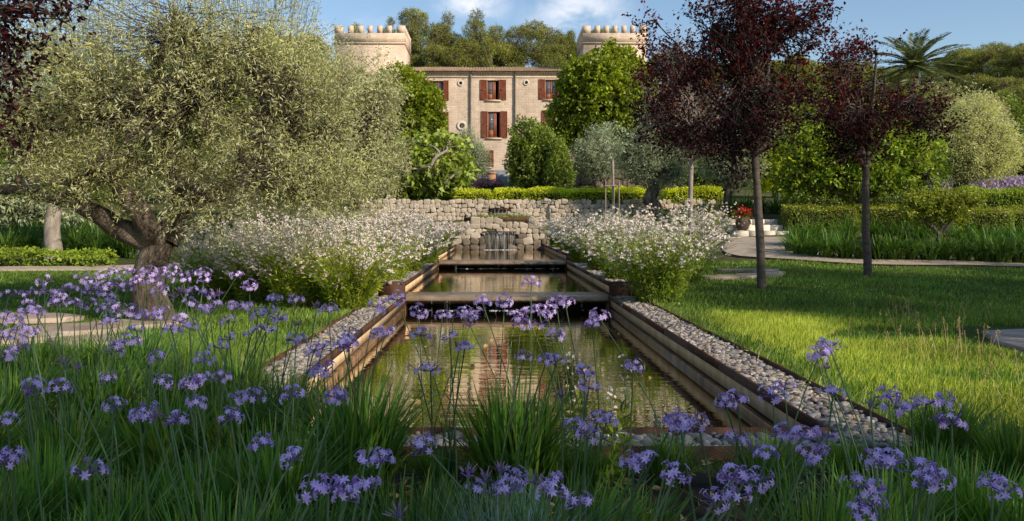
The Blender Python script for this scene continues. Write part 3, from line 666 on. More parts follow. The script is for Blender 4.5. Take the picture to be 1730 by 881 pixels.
b = MB(); box(b, X0 - .4, X0 + .4, 30.40, 30.43, 1.3, 1.64); b.build('niche', M['wet_stone'], w2)
fall('short sheet of water falling from the upper spout into the planted trough', np.linspace(X0 - .3, X0 + .25, 5), 30.24, 1.66, 1.36, .05)
tr = thing('trough', 'long rusty steel trough with plants between the two fountain walls', 'trough', (X0, 29, 1.22))
b = MB(); box(b, X0 - 1.25, X0 + 1.25, 28.86, 28.88, 1.2, 1.36); box(b, X0 - 1.25, X0 - 1.23, 28.88, 30.2, 1.2, 1.36); box(b, X0 + 1.23, X0 + 1.25, 28.88, 30.2, 1.2, 1.36); b.build('steel_side', M['steel'], tr)
b = MB(); box(b, X0 - 1.22, X0 + 1.22, 28.89, 30.2, 1.2, 1.33); b.build('wet_bed', M['wet_dark'], tr)
# far retaining wall behind the two olives
stone_wall('terrace_wall', 'weathered stone wall behind the two olive trees under the castle', 4.1, 17, 50.5, 2.9, 4.75, .5, .5, .34, seed=8, mat='wet_stone')
stone_wall('terrace_wall', 'distant stone terrace wall seen between the dark plum trees', 17.5, 30, 54, 4.2, 6.2, .5, .6, .4, seed=9)

# ================================================================== CASTLE
YC = 73.0
def cx_(px): return (px - CX) * YC / F
def cz_(py): return CAMZ - (py - CY) * YC / F
castle = thing('castle', 'sandstone manor house with two crenellated towers and red brown shutters', 'castle', (0, YC, 5.7))
XA, XB = cx_(686), cx_(984)
ZE = cz_(121)
openings = []
wins = [  # window px rect, shutter spans, kind
    (731, 749, 137, 170, 724, 758, 'top'), (823, 843, 136, 169, 811, 855, 'open'), (921, 942, 135, 168, 910, 953, 'top'),
    (731, 749, 190, 233, 721, 758, 'tall'), (824, 845, 189, 233, 813, 857, 'open'), (925, 945, 188, 232, 915, 955, 'tall'),
    (816, 827, 255, 282, None, 834, 'small')]
rounds = [(778, 141, 2.6, 5.2), (889, 140, 2.6, 5.0), (780, 213, 4.0, 8.5), (893, 210, 3.5, 7.0)]
b = MB()
xs = sorted({XA, XB} | {cx_(w[0]) for w in wins} | {cx_(w[1]) for w in wins}); zs = sorted({5.2, ZE} | {cz_(w[2]) for w in wins} | {cz_(w[3]) for w in wins})
for i in range(len(xs) - 1):
    for j in range(len(zs) - 1):
        mx, mz = (xs[i] + xs[i + 1]) / 2, (zs[j] + zs[j + 1]) / 2
        if any(cx_(w[0]) < mx < cx_(w[1]) and cz_(w[3]) < mz < cz_(w[2]) for w in wins): continue
        b.add([[xs[i], YC, zs[j]], [xs[i + 1], YC, zs[j]], [xs[i + 1], YC, zs[j + 1]], [xs[i], YC, zs[j + 1]]], [[0, 1, 2, 3]])
b.add([[XA, YC, 5.2], [XA, YC + 11, 5.2], [XA, YC + 11, ZE], [XA, YC, ZE]], [[0, 1, 2, 3]])
b.add([[XB, YC, 5.2], [XB, YC + 11, 5.2], [XB, YC + 11, ZE], [XB, YC, ZE]], [[0, 1, 2, 3]])
b.add([[XA, YC + 11, 5.2], [XB, YC + 11, 5.2], [XB, YC + 11, ZE], [XA, YC + 11, ZE]], [[0, 1, 2, 3]])
b.build('wall', M['facade'], castle)
# windows
def quad_frame(mb, x0, x1, z0, z1, y, w, dpt):
    box(mb, x0, x0 + w, y, y + dpt, z0, z1); box(mb, x1 - w, x1, y, y + dpt, z0, z1); box(mb, x0 + w, x1 - w, y, y + dpt, z0, z0 + w); box(mb, x0 + w, x1 - w, y, y + dpt, z1 - w, z1)
for (a, b2, t, bt, sl, sr, kind) in wins:
    x0, x1, z1, z0 = cx_(a), cx_(b2), cz_(t), cz_(bt); e = .004
    m = MB(); y0, y1 = YC + .0, YC + .28   # reveal
    m.add([[x0, y0, z0], [x0, y1, z0], [x0, y1, z1], [x0, y0, z1]], [[0, 1, 2, 3]]); m.add([[x1, y0, z0], [x1, y1, z0], [x1, y1, z1], [x1, y0, z1]], [[0, 1, 2, 3]])
    m.add([[x0, y0, z0], [x1, y0, z0], [x1, y1, z0], [x0, y1, z0]], [[0, 1, 2, 3]]); m.add([[x0, y0, z1], [x1, y0, z1], [x1, y1, z1], [x0, y1, z1]], [[0, 1, 2, 3]])
    wn = m.build('window', M['trim'], castle)
    fr = MB(); quad_frame(fr, x0 + .01, x1 - .01, z0 + .01, z1 - .01, YC + .16, .07, .06)
    xm = (x0 + x1) / 2
    box(fr, xm - .05, xm + .05, YC + .162, YC + .22, z0 + .08, z1 - .08)
    for f_ in (.42, .70):
        zz = z0 + (z1 - z0) * f_; xr = xm - .05 if kind == 'open' else x1 - .08
        box(fr, x0 + .08, xm - .052, YC + .166, YC + .21, zz - .02, zz + .02)
        if kind != 'open': box(fr, xm + .052, x1 - .08, YC + .166, YC + .21, zz - .02, zz + .02)
    fr.build('frame', M['door_wood'], wn)
    lo = MB(); zz = z0 + (z1 - z0) * .30
    box(lo, x0 + .08, xm - .052, YC + .18, YC + .2, z0 + .08, zz)
    if kind != 'open': box(lo, xm + .052, x1 - .08, YC + .18, YC + .2, z0 + .08, zz)
    lo.build('lower_panel', M['door_wood'], wn)
    g = MB(); box(g, x0 + .08, (xm - .052), YC + .185, YC + .195, zz + .003, z1 - .08)
    if kind != 'open': box(g, xm + .052, x1 - .08, YC + .185, YC + .195, zz + .003, z1 - .08)
    g.build('pane', M['glass'], wn)
    bk = MB(); bk.add([[x0 - .3, YC + 1.2, z0 - .3], [x1 + .3, YC + 1.2, z0 - .3], [x1 + .3, YC + 1.2, z1 + .3], [x0 - .3, YC + 1.2, z1 + .3]], [[0, 1, 2, 3]])
    bk.build('dark_room', M['interior'], wn)
    if kind == 'open':
        dr = MB(); box(dr, xm + .05, xm + .07 + .28 * (x1 - xm), YC + .17, YC + .205, z0 + .08, z1 - .08); dr.build('open_leaf', M['door_wood'], wn)
    sl_ = MB(); bevel_box(sl_, x0 - .18, x1 + .18, YC - .14, YC + .02, z0 - .15, z0 - .02, .015); sl_.build('sill', M['trim'], wn)
    for side, lim in ((-1, sl), (1, sr)):
        if lim is None: continue
        xa, xb = (cx_(lim), x0 - .02) if side < 0 else (x1 + .02, cx_(lim))
        s = MB(); quad_frame(s, xa, xb, z0 - .02, z1 + .03, YC - .075, .06, .05)
        zmid = (z0 + z1) / 2; box(s, xa + .06, xb - .06, YC - .073, YC - .03, zmid - .04, zmid + .04)
        nsl = max(6, int((z1 - z0) / .085))
        for k in range(nsl):
            z = z0 + .06 + (z1 - z0 - .1) * k / nsl
            s.add([[xa + .06, YC - .07, z], [xb - .06, YC - .07, z], [xb - .06, YC - .032, z + .075], [xa + .06, YC - .032, z + .075]], [[0, 1, 2, 3]])
        s.build('shutter', M['shutter'], wn)
for (px, py, ri, ro) in rounds:
    c = np.array([cx_(px), YC, cz_(py)]); s = YC / F; k = 20; a = np.arange(k) * 2 * math.pi / k
    m = MB(); dirs = np.stack([np.cos(a), 0 * a, np.sin(a)], 1); rings = [(ro * s, .0), (ro * s, -.06), (ri * s * 1.05, -.06), (ri * s, .0)]
    V = np.concatenate([c + dirs * r + [0, y, 0] for r, y in rings]); fs = []
    for q_ in range(3):
        for i in range(k): j = (i + 1) % k; fs.append([q_ * k + i, q_ * k + j, (q_ + 1) * k + j, (q_ + 1) * k + i])
    m.add(V, fs); o = m.build('round_window', M['white_trim'], castle)
    m = MB(); V = np.vstack([c + dirs * ri * s * 1.02 + [0, -.012, 0], [c + [0, -.012, 0]]]); m.add(V, [[i, (i + 1) % k, k] for i in range(k)]); m.build('dark_opening', M['interior'], o)
    if ri > 3: m = MB(); box(m, c[0] - .03, c[0] + .03, YC - .03, YC - .016, c[2] - ri * s, c[2] + ri * s); box(m, c[0] - ri * s, c[0] + ri * s, YC - .034, YC - .02, c[2] - .02, c[2] + .02); m.build('frame', M['door_wood'], o)
# eaves: dentils and cornice
m = MB(); bevel_box(m, XA, XB, YC - .14, YC - .002, ZE - .16, ZE + .02, .02); box(m, XA, XB, YC - .06, YC - .002, ZE - .56, ZE - .46)
for x in np.arange(XA + .1, XB - .1, .24): box(m, x, x + .11, YC - .11, YC - .003, ZE - .32, ZE - .162)
m.build('cornice', M['trim'], castle)
# roof: rows of half-round tiles
m = MB(); nxr = int((XB - XA) / .055); X = np.linspace(XA - .2, XB + .2, nxr); ridge_y, ridge_z = YC + 5.5, ZE + 1.35
Yr = np.linspace(YC - .45, ridge_y, 22); wav = .075 * np.abs(np.sin((X - XA) * math.pi / .26)) ** .7
VV = np.zeros((22, nxr, 3)); 
for j in range(22):
    tz = (Yr[j] - Yr[0]) / (ridge_y - Yr[0]); VV[j, :, 0] = X; VV[j, :, 1] = Yr[j]; VV[j, :, 2] = ZE + .02 + tz * (ridge_z - ZE) + wav + .02 * np.sin(X * .9)
i, j = np.meshgrid(np.arange(nxr - 1), np.arange(21)); fq = np.stack([j * nxr + i, j * nxr + i + 1, (j + 1) * nxr + i + 1, (j + 1) * nxr + i], -1).reshape(-1, 4)
tint = np.random.default_rng(4).uniform(0, 1, (21, nxr // 2 + 1)).repeat(2, 1)[:, :nxr - 1].ravel()
m.add(VV.reshape(-1, 3), fq, tint)
fr_ = VV[0].copy(); fr2 = fr_ - [0, 0, .05]; fr2[:, 2] = ZE - .03
m.add(np.vstack([fr_, fr2]), [[q_, q_ + 1, nxr + q_ + 1, nxr + q_] for q_ in range(nxr - 1)], .2)
m.add([[XA - .2, YC - .45, ZE - .03], [XB + .2, YC - .45, ZE - .03], [XB + .2, YC, ZE - .03], [XA - .2, YC, ZE - .03]], [[0, 1, 2, 3]], .3)
m.add([[XA - .2, ridge_y, ridge_z], [XB + .2, ridge_y, ridge_z], [XB + .2, YC + 11.4, ZE], [XA - .2, YC + 11.4, ZE]], [[0, 1, 2, 3]], .3)
m.build('roof', M['roof_tile'], castle, True)
for px, pyb in ((795, 262), (870, 284)):
    m = MB(); x = cx_(px); zt = cz_(124)
    tube(m, [[x, YC - .13, cz_(pyb)], [x, YC - .13, zt], [x, YC - .3, zt + .12]], .075, 8)
    for z in np.arange(cz_(pyb) + .5, zt, 1.6): tube(m, [[x, YC - .13, z], [x, YC - .13, z + .06]], .1, 8)
    m.build('downpipe', M['drainpipe'], castle, True)
m = MB(); tube(m, smooth_path([[cx_(795), YC - .06, cz_(131)], [cx_(785), YC - .06, cz_(132)], [cx_(781), YC - .05, cz_(136)]], 8), .02, 5); m.build('cable', M['drainpipe'], castle)
# towers
def tower(pxl, pxr, depth):
    x0, x1 = cx_(pxl), cx_(pxr); yf = YC - .3; yb = yf + depth; zp = cz_(75); zt = cz_(57.5); zm = cz_(45)
    m = MB(); ov = .07
    box(m, x0 + ov, x1 - ov, yf + ov, yb - ov, 5.2, zp); tw = m.build('tower', M['facade'], castle)
    m = MB(); bevel_box(m, x0 - .05, x1 + .05, yf - .05, yb + .05, zp - .02, zp + .10, .04); m.build('string_course', M['trim'], tw)
    m = MB(); th = .42
    box(m, x0, x1, yf, yf + th, zp + .1, zt); box(m, x0, x1, yb - th, yb, zp + .1, zt); box(m, x0, x0 + th, yf + th, yb - th, zp + .1, zt); box(m, x1 - th, x1, yf + th, yb - th, zp + .1, zt)
    box(m, x0 + th, x1 - th, yf + th, yb - th, zp + .1, zp + .3)
    m.build('parapet', M['facade'], tw)
    W = x1 - x0; fr = [(0, .12), (.19, .265), (.33, .405), (.47, .535), (.605, .675), (.74, .81), (.88, 1)]
    def mer(a0, a1, c0, c1):
        q_ = MB(); box(q_, a0, a1, c0, c1, zt + .002, zm); q_.build('merlon', M['merlon'], tw)
    for u, v in fr:
        for yy in (yf, yb - th): mer(x0 + u * W, x0 + v * W, yy, yy + th)
    D = depth - 2 * th
    for u, v in fr[1:-1]:
        for xx in (x0, x1 - th): mer(xx, xx + th, yf + th + (u - .12) / .76 * D, yf + th + (v - .12) / .76 * D)
tower(566, 685, 5.2); tower(984, 1093, 5.2)
# stairs below the castle
st = thing('staircase', 'dark slate garden staircase leading up to the manor house', 'staircase', (.15, 54, 3.4))
for k in range(8):
    m = MB(); y = 54 + k * .36; z = at(0, 316, 54)[2] + k * .155
    bevel_box(m, -.85, .85, y, y + .40, z - .6, z + .155, .015); m.build('step', M['slate'], st)
for s in (-1, 1):
    m = MB(); n = 8
    for k in range(n): box(m, *sorted([s * .86, s * 1.05]), 54 + k * .36, 54.36 + k * .36, 3.0, at(0, 316, 54)[2] + .22 + k * .155)
    m.build('side_wall', M['white_trim'], st)
pp = at(831, 313, 50); tp = thing('planter', 'tall square terracotta planter at the foot of the slate stairs', 'planter', (pp[0], 50, gzf(pp[0], 50)))
z = gzf(pp[0], 50); m = MB(); box(m, pp[0] - .24, pp[0] + .24, 49.76, 50.24, z, z + .75); m.build('box', M['terracotta'], tp)
m = MB(); bevel_box(m, pp[0] - .28, pp[0] + .28, 49.72, 50.28, z + .752, z + .86, .02); m.build('rim', M['terracotta'], tp)

# garden steps on the right
sx0, sx1 = at0(1238, 23)[0], at0(1330, 23)[0]
gs = thing('garden_steps', 'short flight of pale stone garden steps at the end of the path', 'steps', ((sx0 + sx1) / 2, 23, .77))
for k in range(4):
    z0 = .60 + k * .165 + .0; y0 = 22.7 + k * .45; x0_ = sx0 + (-.28 if k == 0 else .12 * (k > 0)); n = 4; ex = np.linspace(x0_, sx1 + (.1 if k else -.05), n + 1)
    m = MB()
    for i in range(n):
        bevel_box(m, ex[i] + .006, ex[i + 1] - .006, y0 + rng.uniform(-.015, .015), y0 + .5, z0 - .25, z0 + .165 + rng.uniform(-.008, .008), .018, rng.uniform(0, 1))
    m.build('step', M['step_stone'], gs)
# flower pot with red flowers standing on the second step
fp = thing('flower_pot', 'dark brown pot with red geraniums standing on the garden steps', 'flower pot', (sx0 + .38, 23.35, .93))
zp0 = .60 + .165 * 2 + .008; prof = [(.10, 0), (.15, .05), (.2, .18), (.21, .28), (.19, .33), (.21, .36), (.19, .37), (.17, .34)]
k = 16; a = np.arange(k) * 2 * math.pi / k; V = np.concatenate([np.stack([sx0 + .38 + r * np.cos(a), 23.35 + r * np.sin(a), np.full(k, zp0 + h)], 1) for r, h in prof])
m = MB(); m.add(V, [[i * k + j, i * k + (j + 1) % k, (i + 1) * k + (j + 1) % k, (i + 1) * k + j] for i in range(len(prof) - 1) for j in range(k)]); m.build('pot', M['dark_pot'], fp, True)
m = MB(); C = np.array([sx0 + .38, 23.35, zp0 + .42]) + rng.normal(0, 1, (160, 3)) * [.12, .12, .07]; leaves(m, C, rng.normal(size=(160, 3)), .09, .08, rng.uniform(0, .5, 160)); m.build('foliage', M['citrus_leaf'], fp)
m = MB(); C = np.array([sx0 + .38, 23.33, zp0 + .5]) + rng.normal(0, 1, (220, 3)) * [.11, .11, .07]; leaves(m, C, rng.normal(size=(220, 3)), .06, .06, rng.uniform(0, 1, 220)); m.build('blossoms', M['red_petal'], fp)

# ================================================================== TREES
def B(px, d, dz=0): 
    p = at0(px, d); p[2] = gzf(p[0], p[1]) + dz; return p
# --- the big olive
D1 = 9.1
fork = at(272, 408, D1)
ol_lobes = [lobe(330, 180, 270, 150, D1, 1.5), lobe(150, 190, 190, 150, D1 + .2, 1.2), lobe(495, 215, 140, 140, D1 + .2, 1.2), lobe(300, 62, 250, 90, D1, 1.3), lobe(55, 225, 120, 120, D1, 1.0),
            lobe(430, 315, 170, 62, D1 - .3, 1.0), lobe(560, 275, 100, 95, D1 + .3, .9), lobe(435, 80, 110, 75, D1 + .2, 1.0), lobe(180, 300, 130, 45, D1 - .2, .9), lobe(345, 335, 100, 42, D1 - .6, .5), lobe(120, 318, 110, 34, D1 - .6, .5), lobe(520, 335, 110, 45, D1, .7)]
ol_limbs = [([fork + [-.05, 0, 0], at(215, 392, D1 - .1), at(165, 362, D1 - .2), at(110, 338, D1 - .2), at(55, 322, D1 - .1), at(-5, 322, D1)], .135, .05),
            ([fork, at(255, 385, D1 - .15), at(232, 350, D1 - .3), at(200, 318, D1 - .35), at(196, 280, D1 - .3), at(172, 262, D1 - .35)], .13, .085),
            ([fork + [.06, 0, 0], at(290, 385, D1), at(303, 350, D1 - .05), at(300, 318, D1), at(285, 240, D1 + .2), at(260, 130, D1 + .3)], .155, .05),
            ([at(303, 350, D1 - .05), at(345, 335, D1 + .1), at(405, 300, D1 + .2), at(432, 278, D1 + .1), at(450, 200, D1 + .2)], .10, .04),
            ([at(196, 285, D1 - .3), at(215, 240, D1), at(230, 160, D1 + .2)], .07, .03),
            ([at(185, 275, D1 - .33), at(160, 290, D1 - .45), at(142, 280, D1 - .5)], .09, .08),
            ([at(405, 300, D1 + .2), at(405, 255, D1 - .1), at(400, 230, D1 - .1)], .07, .03)]
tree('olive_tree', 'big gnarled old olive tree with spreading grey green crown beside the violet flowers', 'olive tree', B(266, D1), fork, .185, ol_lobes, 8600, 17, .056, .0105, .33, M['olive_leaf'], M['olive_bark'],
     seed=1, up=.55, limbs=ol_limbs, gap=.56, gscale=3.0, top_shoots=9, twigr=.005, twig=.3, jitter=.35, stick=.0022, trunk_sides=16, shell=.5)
# --- pale flowering olive behind it
D2 = 21
tree('olive_tree', 'pale cream flowering olive tree between the big olive and the castle', 'olive tree', B(600, D2), at(600, 330, D2), .2,
     [lobe(600, 190, 85, 85, D2, 1.2), lobe(555, 160, 65, 50, D2), lobe(622, 172, 42, 46, D2), lobe(642, 225, 44, 60, D2), lobe(590, 285, 95, 70, D2), lobe(520, 200, 90, 90, D2, 1.2), lobe(480, 135, 60, 50, D2 + .5), lobe(480, 290, 100, 70, D2)],
     3600, 14, .11, .026, .42, M['olive_bloom'], M['olive_bark'], seed=2, up=.6, gap=.4, top_shoots=8, shell=.6, zmin=1.0)
# backdrop trees on the left, behind the olive
for k, (px, py, rx, ry, d, mt, lb) in enumerate([
        (-40, 210, 130, 130, 27, 'olive_grey', 'grey olive tree behind the dark plum branch at the left edge'), (150, 190, 120, 110, 33, 'dark_leaf', 'dark green tree seen through gaps of the big olive crown'),
        (330, 190, 120, 110, 30, 'shrub_leaf', 'green tree hidden behind the middle of the big olive crown'), (480, 150, 70, 75, 40, 'dark_leaf', 'dark green tree between the big olive and the pale flowering olive'),
        (20, 340, 110, 70, 24, 'olive_grey', 'low grey green tree under the left limb of the big olive')]):
    tree('garden_tree', lb, 'tree', B(px, d), at(px, py + ry * .8, d), .16, [lobe(px, py, rx, ry, d), lobe(px - rx * .5, py + ry * .4, rx * .6, ry * .5, d), lobe(px + rx * .5, py + ry * .45, rx * .6, ry * .5, d)], 1500, 12, .20, .085, .4, M[mt], M['olive_bark'], seed=10 + k, gap=.1)
tree('young_tree', 'young tree with a straight pale trunk left of the olive, in the agapanthus bed', 'tree', B(90, 17.6), at(97, 330, 17.6), .17, [lobe(97, 250, 90, 60, 17.8), lobe(60, 290, 60, 40, 17.6), lobe(140, 290, 60, 40, 17.6)], 900, 12, .11, .045, .3, M['fig_leaf'], M['pale_bark'], seed=17)
# --- round bright trees either side of the castle
D4 = 48
tree('maple_tree', 'dense rounded bright green tree against the left half of the castle', 'tree', B(690, D4), at(690, 300, D4), .22,
     [lobe(690, 200, 58, 72, D4), lobe(672, 150, 34, 36, D4), lobe(715, 220, 38, 40, D4), lobe(660, 225, 36, 48, D4), lobe(690, 260, 52, 36, D4), lobe(722, 260, 28, 26, D4)], 2600, 12, .22, .15, .32, M['bright_leaf'], M['plum_bark'], seed=21, gap=.08, shell=.75, up=.3)
tree('maple_tree', 'large rounded bright green tree in front of the right castle tower', 'tree', B(1015, D4), at(1015, 270, D4), .25,
     [lobe(1015, 175, 70, 72, D4), lobe(1035, 115, 40, 38, D4), lobe(985, 150, 40, 48, D4), lobe(1068, 140, 36, 36, D4), lobe(958, 200, 34, 38, D4), lobe(1075, 195, 38, 52, D4), lobe(985, 222, 46, 32, D4), lobe(1042, 225, 50, 32, D4), lobe(1010, 135, 40, 40, D4 - 1)], 3600, 12, .22, .16, .32, M['bright_leaf'], M['plum_bark'], seed=22, gap=.12, shell=.75, up=.25)
# --- shrubs before the castle
D5 = 42
tree('bay_shrub', 'tall broad bay shrub in front of the castle right of the stairs', 'shrub', B(898, D5), at(898, 300, D5), .12,
     [lobe(898, 275, 36, 44, D5), lobe(890, 238, 26, 32, D5), lobe(915, 245, 22, 28, D5), lobe(876, 285, 16, 34, D5), lobe(928, 285, 20, 34, D5)], 1500, 12, .16, .08, .34, M['shrub_leaf'], M['plum_bark'], seed=31, up=.9, gap=.12, shell=.75)
tree('cypress_shrub', 'narrow conical yellow green shrub beside the tall bay shrub', 'shrub', B(945, D5 - 1), at(945, 312, D5 - 1), .08,
     [lobe(945, 300, 24, 22, D5 - 1), lobe(945, 280, 19, 22, D5 - 1), lobe(944, 260, 12, 18, D5 - 1), lobe(942, 246, 6, 12, D5 - 1)], 900, 12, .12, .05, .22, M['shrub_leaf'], M['plum_bark'], seed=32, up=1.0, gap=.05, shell=.8)
# --- fig tree with bare limbs
D6 = 33
ff = at(720, 325, D6)
tree('fig_tree', 'spreading fig tree with pale bare limbs and large leaves above the terrace wall', 'fig tree', B(720, D6), ff, .16,
     [lobe(722, 290, 58, 34, D6), lobe(690, 270, 42, 26, D6), lobe(748, 262, 36, 26, D6), lobe(770, 300, 24, 28, D6), lobe(670, 312, 44, 24, D6), lobe(740, 318, 40, 18, D6), lobe(715, 248, 24, 12, D6)], 950, 8, .24, .17, .4, M['fig_leaf'], M['pale_bark'], seed=41, gap=.3, shell=.8, up=.2, droop=.3,
     limbs=[([ff, at(700, 300, D6 - .8), at(678, 282, D6 - 1.2), at(655, 270, D6 - 1)], .1, .05), ([ff, at(722, 295, D6 - 1), at(735, 268, D6 - 1.2), at(755, 255, D6 - 1)], .1, .05), ([at(700, 300, D6 - .8), at(712, 285, D6 - 1.4), at(725, 282, D6 - 1.6)], .07, .04), ([ff, at(750, 310, D6 - 1), at(775, 290, D6 - 1)], .08, .04)])
def small_olive(px, pb, d, py, rx, ry, lb, seed, tr=.17, mat='olive_grey', lean=0, n=1500, ll=.12):
    base = B(px, d)
    return tree('olive_tree', lb, 'olive tree', base, at(px + lean * .4, pb - 30, d), tr, [lobe(px + lean, py, rx * .75, ry * .8, d), lobe(px + lean - rx * .5, py + ry * .1, rx * .5, ry * .6, d), lobe(px + lean + rx * .5, py + ry * .15, rx * .5, ry * .6, d), lobe(px + lean, py - ry * .5, rx * .5, ry * .5, d), lobe(px + lean, py + ry * .4, rx * .7, ry * .45, d)],
                n, 12, ll, .03, .34, M[mat], M['olive_bark'], seed=seed, gap=.2, top_shoots=8, shell=.6, up=.5, jitter=.6)
small_olive(790, 318, 46, 268, 36, 42, 'small soft grey olive tree left of the slate staircase', 51)
small_olive(1012, 314, 43, 262, 48, 40, 'olive tree before the weathered wall, right of the conical shrub', 52, .24)
small_olive(1106, 345, 29.3, 262, 62, 58, 'olive tree with thick twisted trunk in front of the terrace wall', 53, .26, n=2000)
small_olive(1228, 345, 27.5, 268, 46, 52, 'olive tree with dark trunk behind the tallest plum tree', 54, .16, lean=8)
small_olive(1612, 338, 30, 245, 80, 72, 'large olive tree with leaning trunk beside the pink flower field', 55, .30, mat='olive_leaf', lean=32, n=2600)
# --- purple leaved plums
def plum(lb, base, fork, r0, lobes, n, seed, ll, limbs=None, bark='plum_bark', gap=.25):
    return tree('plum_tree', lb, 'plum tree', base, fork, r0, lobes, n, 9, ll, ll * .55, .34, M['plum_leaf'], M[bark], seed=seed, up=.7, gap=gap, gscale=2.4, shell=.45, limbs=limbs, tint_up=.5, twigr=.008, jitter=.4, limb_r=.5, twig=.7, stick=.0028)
DB = 12.3
fb = at(1275, 270, DB)
plum('tallest dark purple plum tree standing on the lawn right of the pool', B(1288, DB), fb, .062,
     [lobe(1262, 150, 85, 100, DB, .9), lobe(1205, 70, 80, 60, DB, .7), lobe(1300, 60, 75, 75, DB, .7), lobe(1250, 0, 95, 55, DB, .7), lobe(1140, 100, 50, 60, DB, .6), lobe(1345, 50, 40, 45, DB, .5), lobe(1300, 165, 60, 70, DB, .6), lobe(1270, 225, 50, 45, DB, .6), lobe(1240, 285, 26, 40, DB + .2, .3), lobe(1110, 45, 24, 26, DB, .3), lobe(1290, 255, 40, 25, DB, .4), lobe(1380, 20, 20, 20, DB, .3)],
     2300, 61, .066, gap=.54, limbs=[([fb, at(1262, 220, DB), at(1245, 170, DB), at(1225, 110, DB + .1), at(1210, 40, DB)], .045, .016), ([fb, at(1285, 220, DB - .1), at(1296, 150, DB - .1), at(1300, 90, DB), at(1312, 30, DB)], .045, .016), ([fb, at(1305, 215, DB + .2), at(1340, 165, DB + .3), at(1350, 90, DB + .2)], .035, .014), ([fb, at(1290, 180, DB + .2), at(1270, 90, DB + .2), at(1260, -10, DB + .2)], .035, .014), ([at(1262, 220, DB), at(1220, 180, DB + .1), at(1160, 130, DB)], .03, .012)])
DA = 19.5
fa = at(1168, 275, DA)
plum('slender reddish purple plum tree with a pale thin trunk behind the gaura bushes', B(1168, DA), fa, .06,
     [lobe(1165, 190, 58, 62, DA), lobe(1130, 150, 44, 50, DA), lobe(1150, 95, 38, 36, DA), lobe(1110, 205, 42, 40, DA), lobe(1200, 195, 44, 45, DA), lobe(1165, 240, 46, 28, DA), lobe(1095, 160, 28, 34, DA), lobe(1200, 245, 28, 24, DA)], 1300, 62, .085, bark='pale_bark', gap=.34)
DC = 14.2
fc = at(1463, 285, DC)
plum('shorter dark purple plum tree standing in front of the citrus tree', B(1466, DC), fc, .066,
     [lobe(1455, 205, 58, 55, DC, .6), lobe(1440, 120, 44, 38, DC, .5), lobe(1495, 140, 46, 42, DC, .5), lobe(1540, 180, 52, 42, DC, .5), lobe(1405, 195, 48, 32, DC, .5), lobe(1360, 200, 44, 26, DC, .4), lobe(1460, 250, 55, 30, DC, .5), lobe(1560, 215, 40, 24, DC, .4), lobe(1420, 95, 20, 18, DC, .3), lobe(1470, 88, 26, 16, DC, .3), lobe(1350, 225, 30, 20, DC, .3)],
     1350, 63, .068, limbs=[([fc, at(1450, 220, DC), at(1425, 150, DC), at(1418, 95, DC)], .04, .014), ([fc, at(1470, 210, DC), at(1478, 140, DC), at(1480, 85, DC)], .04, .014), ([fc, at(1490, 230, DC), at(1525, 180, DC), at(1560, 165, DC)], .035, .012), ([fc, at(1430, 235, DC), at(1390, 205, DC), at(1345, 200, DC)], .03, .012), ([fc, at(1462, 200, DC + .2), at(1450, 130, DC + .2)], .03, .012)], gap=.60)
DP = 6.4
pf = at(-330, 60, DP)
plum('purple plum tree leaning into the picture from the left edge', B(-360, DP), pf, .07,
     [lobe(-190, -10, 210, 150, DP, .8), lobe(-30, 70, 60, 90, DP, .4), lobe(55, 20, 70, 28, DP, .3), lobe(8, 120, 40, 40, DP, .3), lobe(-40, 200, 55, 45, DP, .3), lobe(-260, -120, 150, 90, DP, .6)], 900, 64, .058, gap=.2)
# --- citrus like low tree
DT = 24.4
cf = at(1452, 338, DT)
tree('citrus_tree', 'low wide citrus tree with glossy yellow green leaves behind the short plum', 'citrus tree', B(1452, DT), cf, .14,
     [lobe(1450, 265, 92, 50, DT), lobe(1370, 268, 58, 46, DT), lobe(1535, 275, 56, 44, DT), lobe(1400, 225, 44, 34, DT), lobe(1350, 300, 42, 32, DT), lobe(1560, 300, 34, 28, DT), lobe(1470, 215, 40, 28, DT), lobe(1440, 305, 90, 20, DT)], 2100, 11, .125, .075, .3, M['citrus_leaf'], M['plum_bark'], seed=71, gap=.16, shell=.7, up=.35,
     limbs=[([cf, at(1415, 325, DT - .4), at(1375, 310, DT - .5), at(1345, 290, DT - .4)], .08, .04), ([cf, at(1490, 325, DT - .4), at(1530, 312, DT - .4), at(1560, 295, DT - .4)], .08, .04), ([cf, at(1440, 305, DT), at(1425, 260, DT)], .08, .04), ([cf, at(1475, 300, DT), at(1490, 250, DT)], .08, .04)])
# multi-stemmed clipped shrub in the agapanthus bed
ms = at(1588, 397, 19.3)
tree('shrub', 'low multi stemmed shrub among the agapanthus on the right', 'shrub', B(1588, 19.3), at(1588, 396, 19.3), .09,
     [lobe(1562, 352, 36, 20, 19.3), lobe(1610, 350, 40, 22, 19.3), lobe(1590, 345, 50, 15, 19.4)], 700, 11, .08, .04, .2, M['box_leaf'], M['plum_bark'], seed=73, gap=.1,
     limbs=[([ms, at(1570, 380, 19.2), at(1552, 362, 19.2)], .06, .03), ([ms, at(1590, 378, 19.2), at(1592, 358, 19.2)], .05, .03), ([ms, at(1604, 380, 19.2), at(1616, 358, 19.2)], .06, .03)])
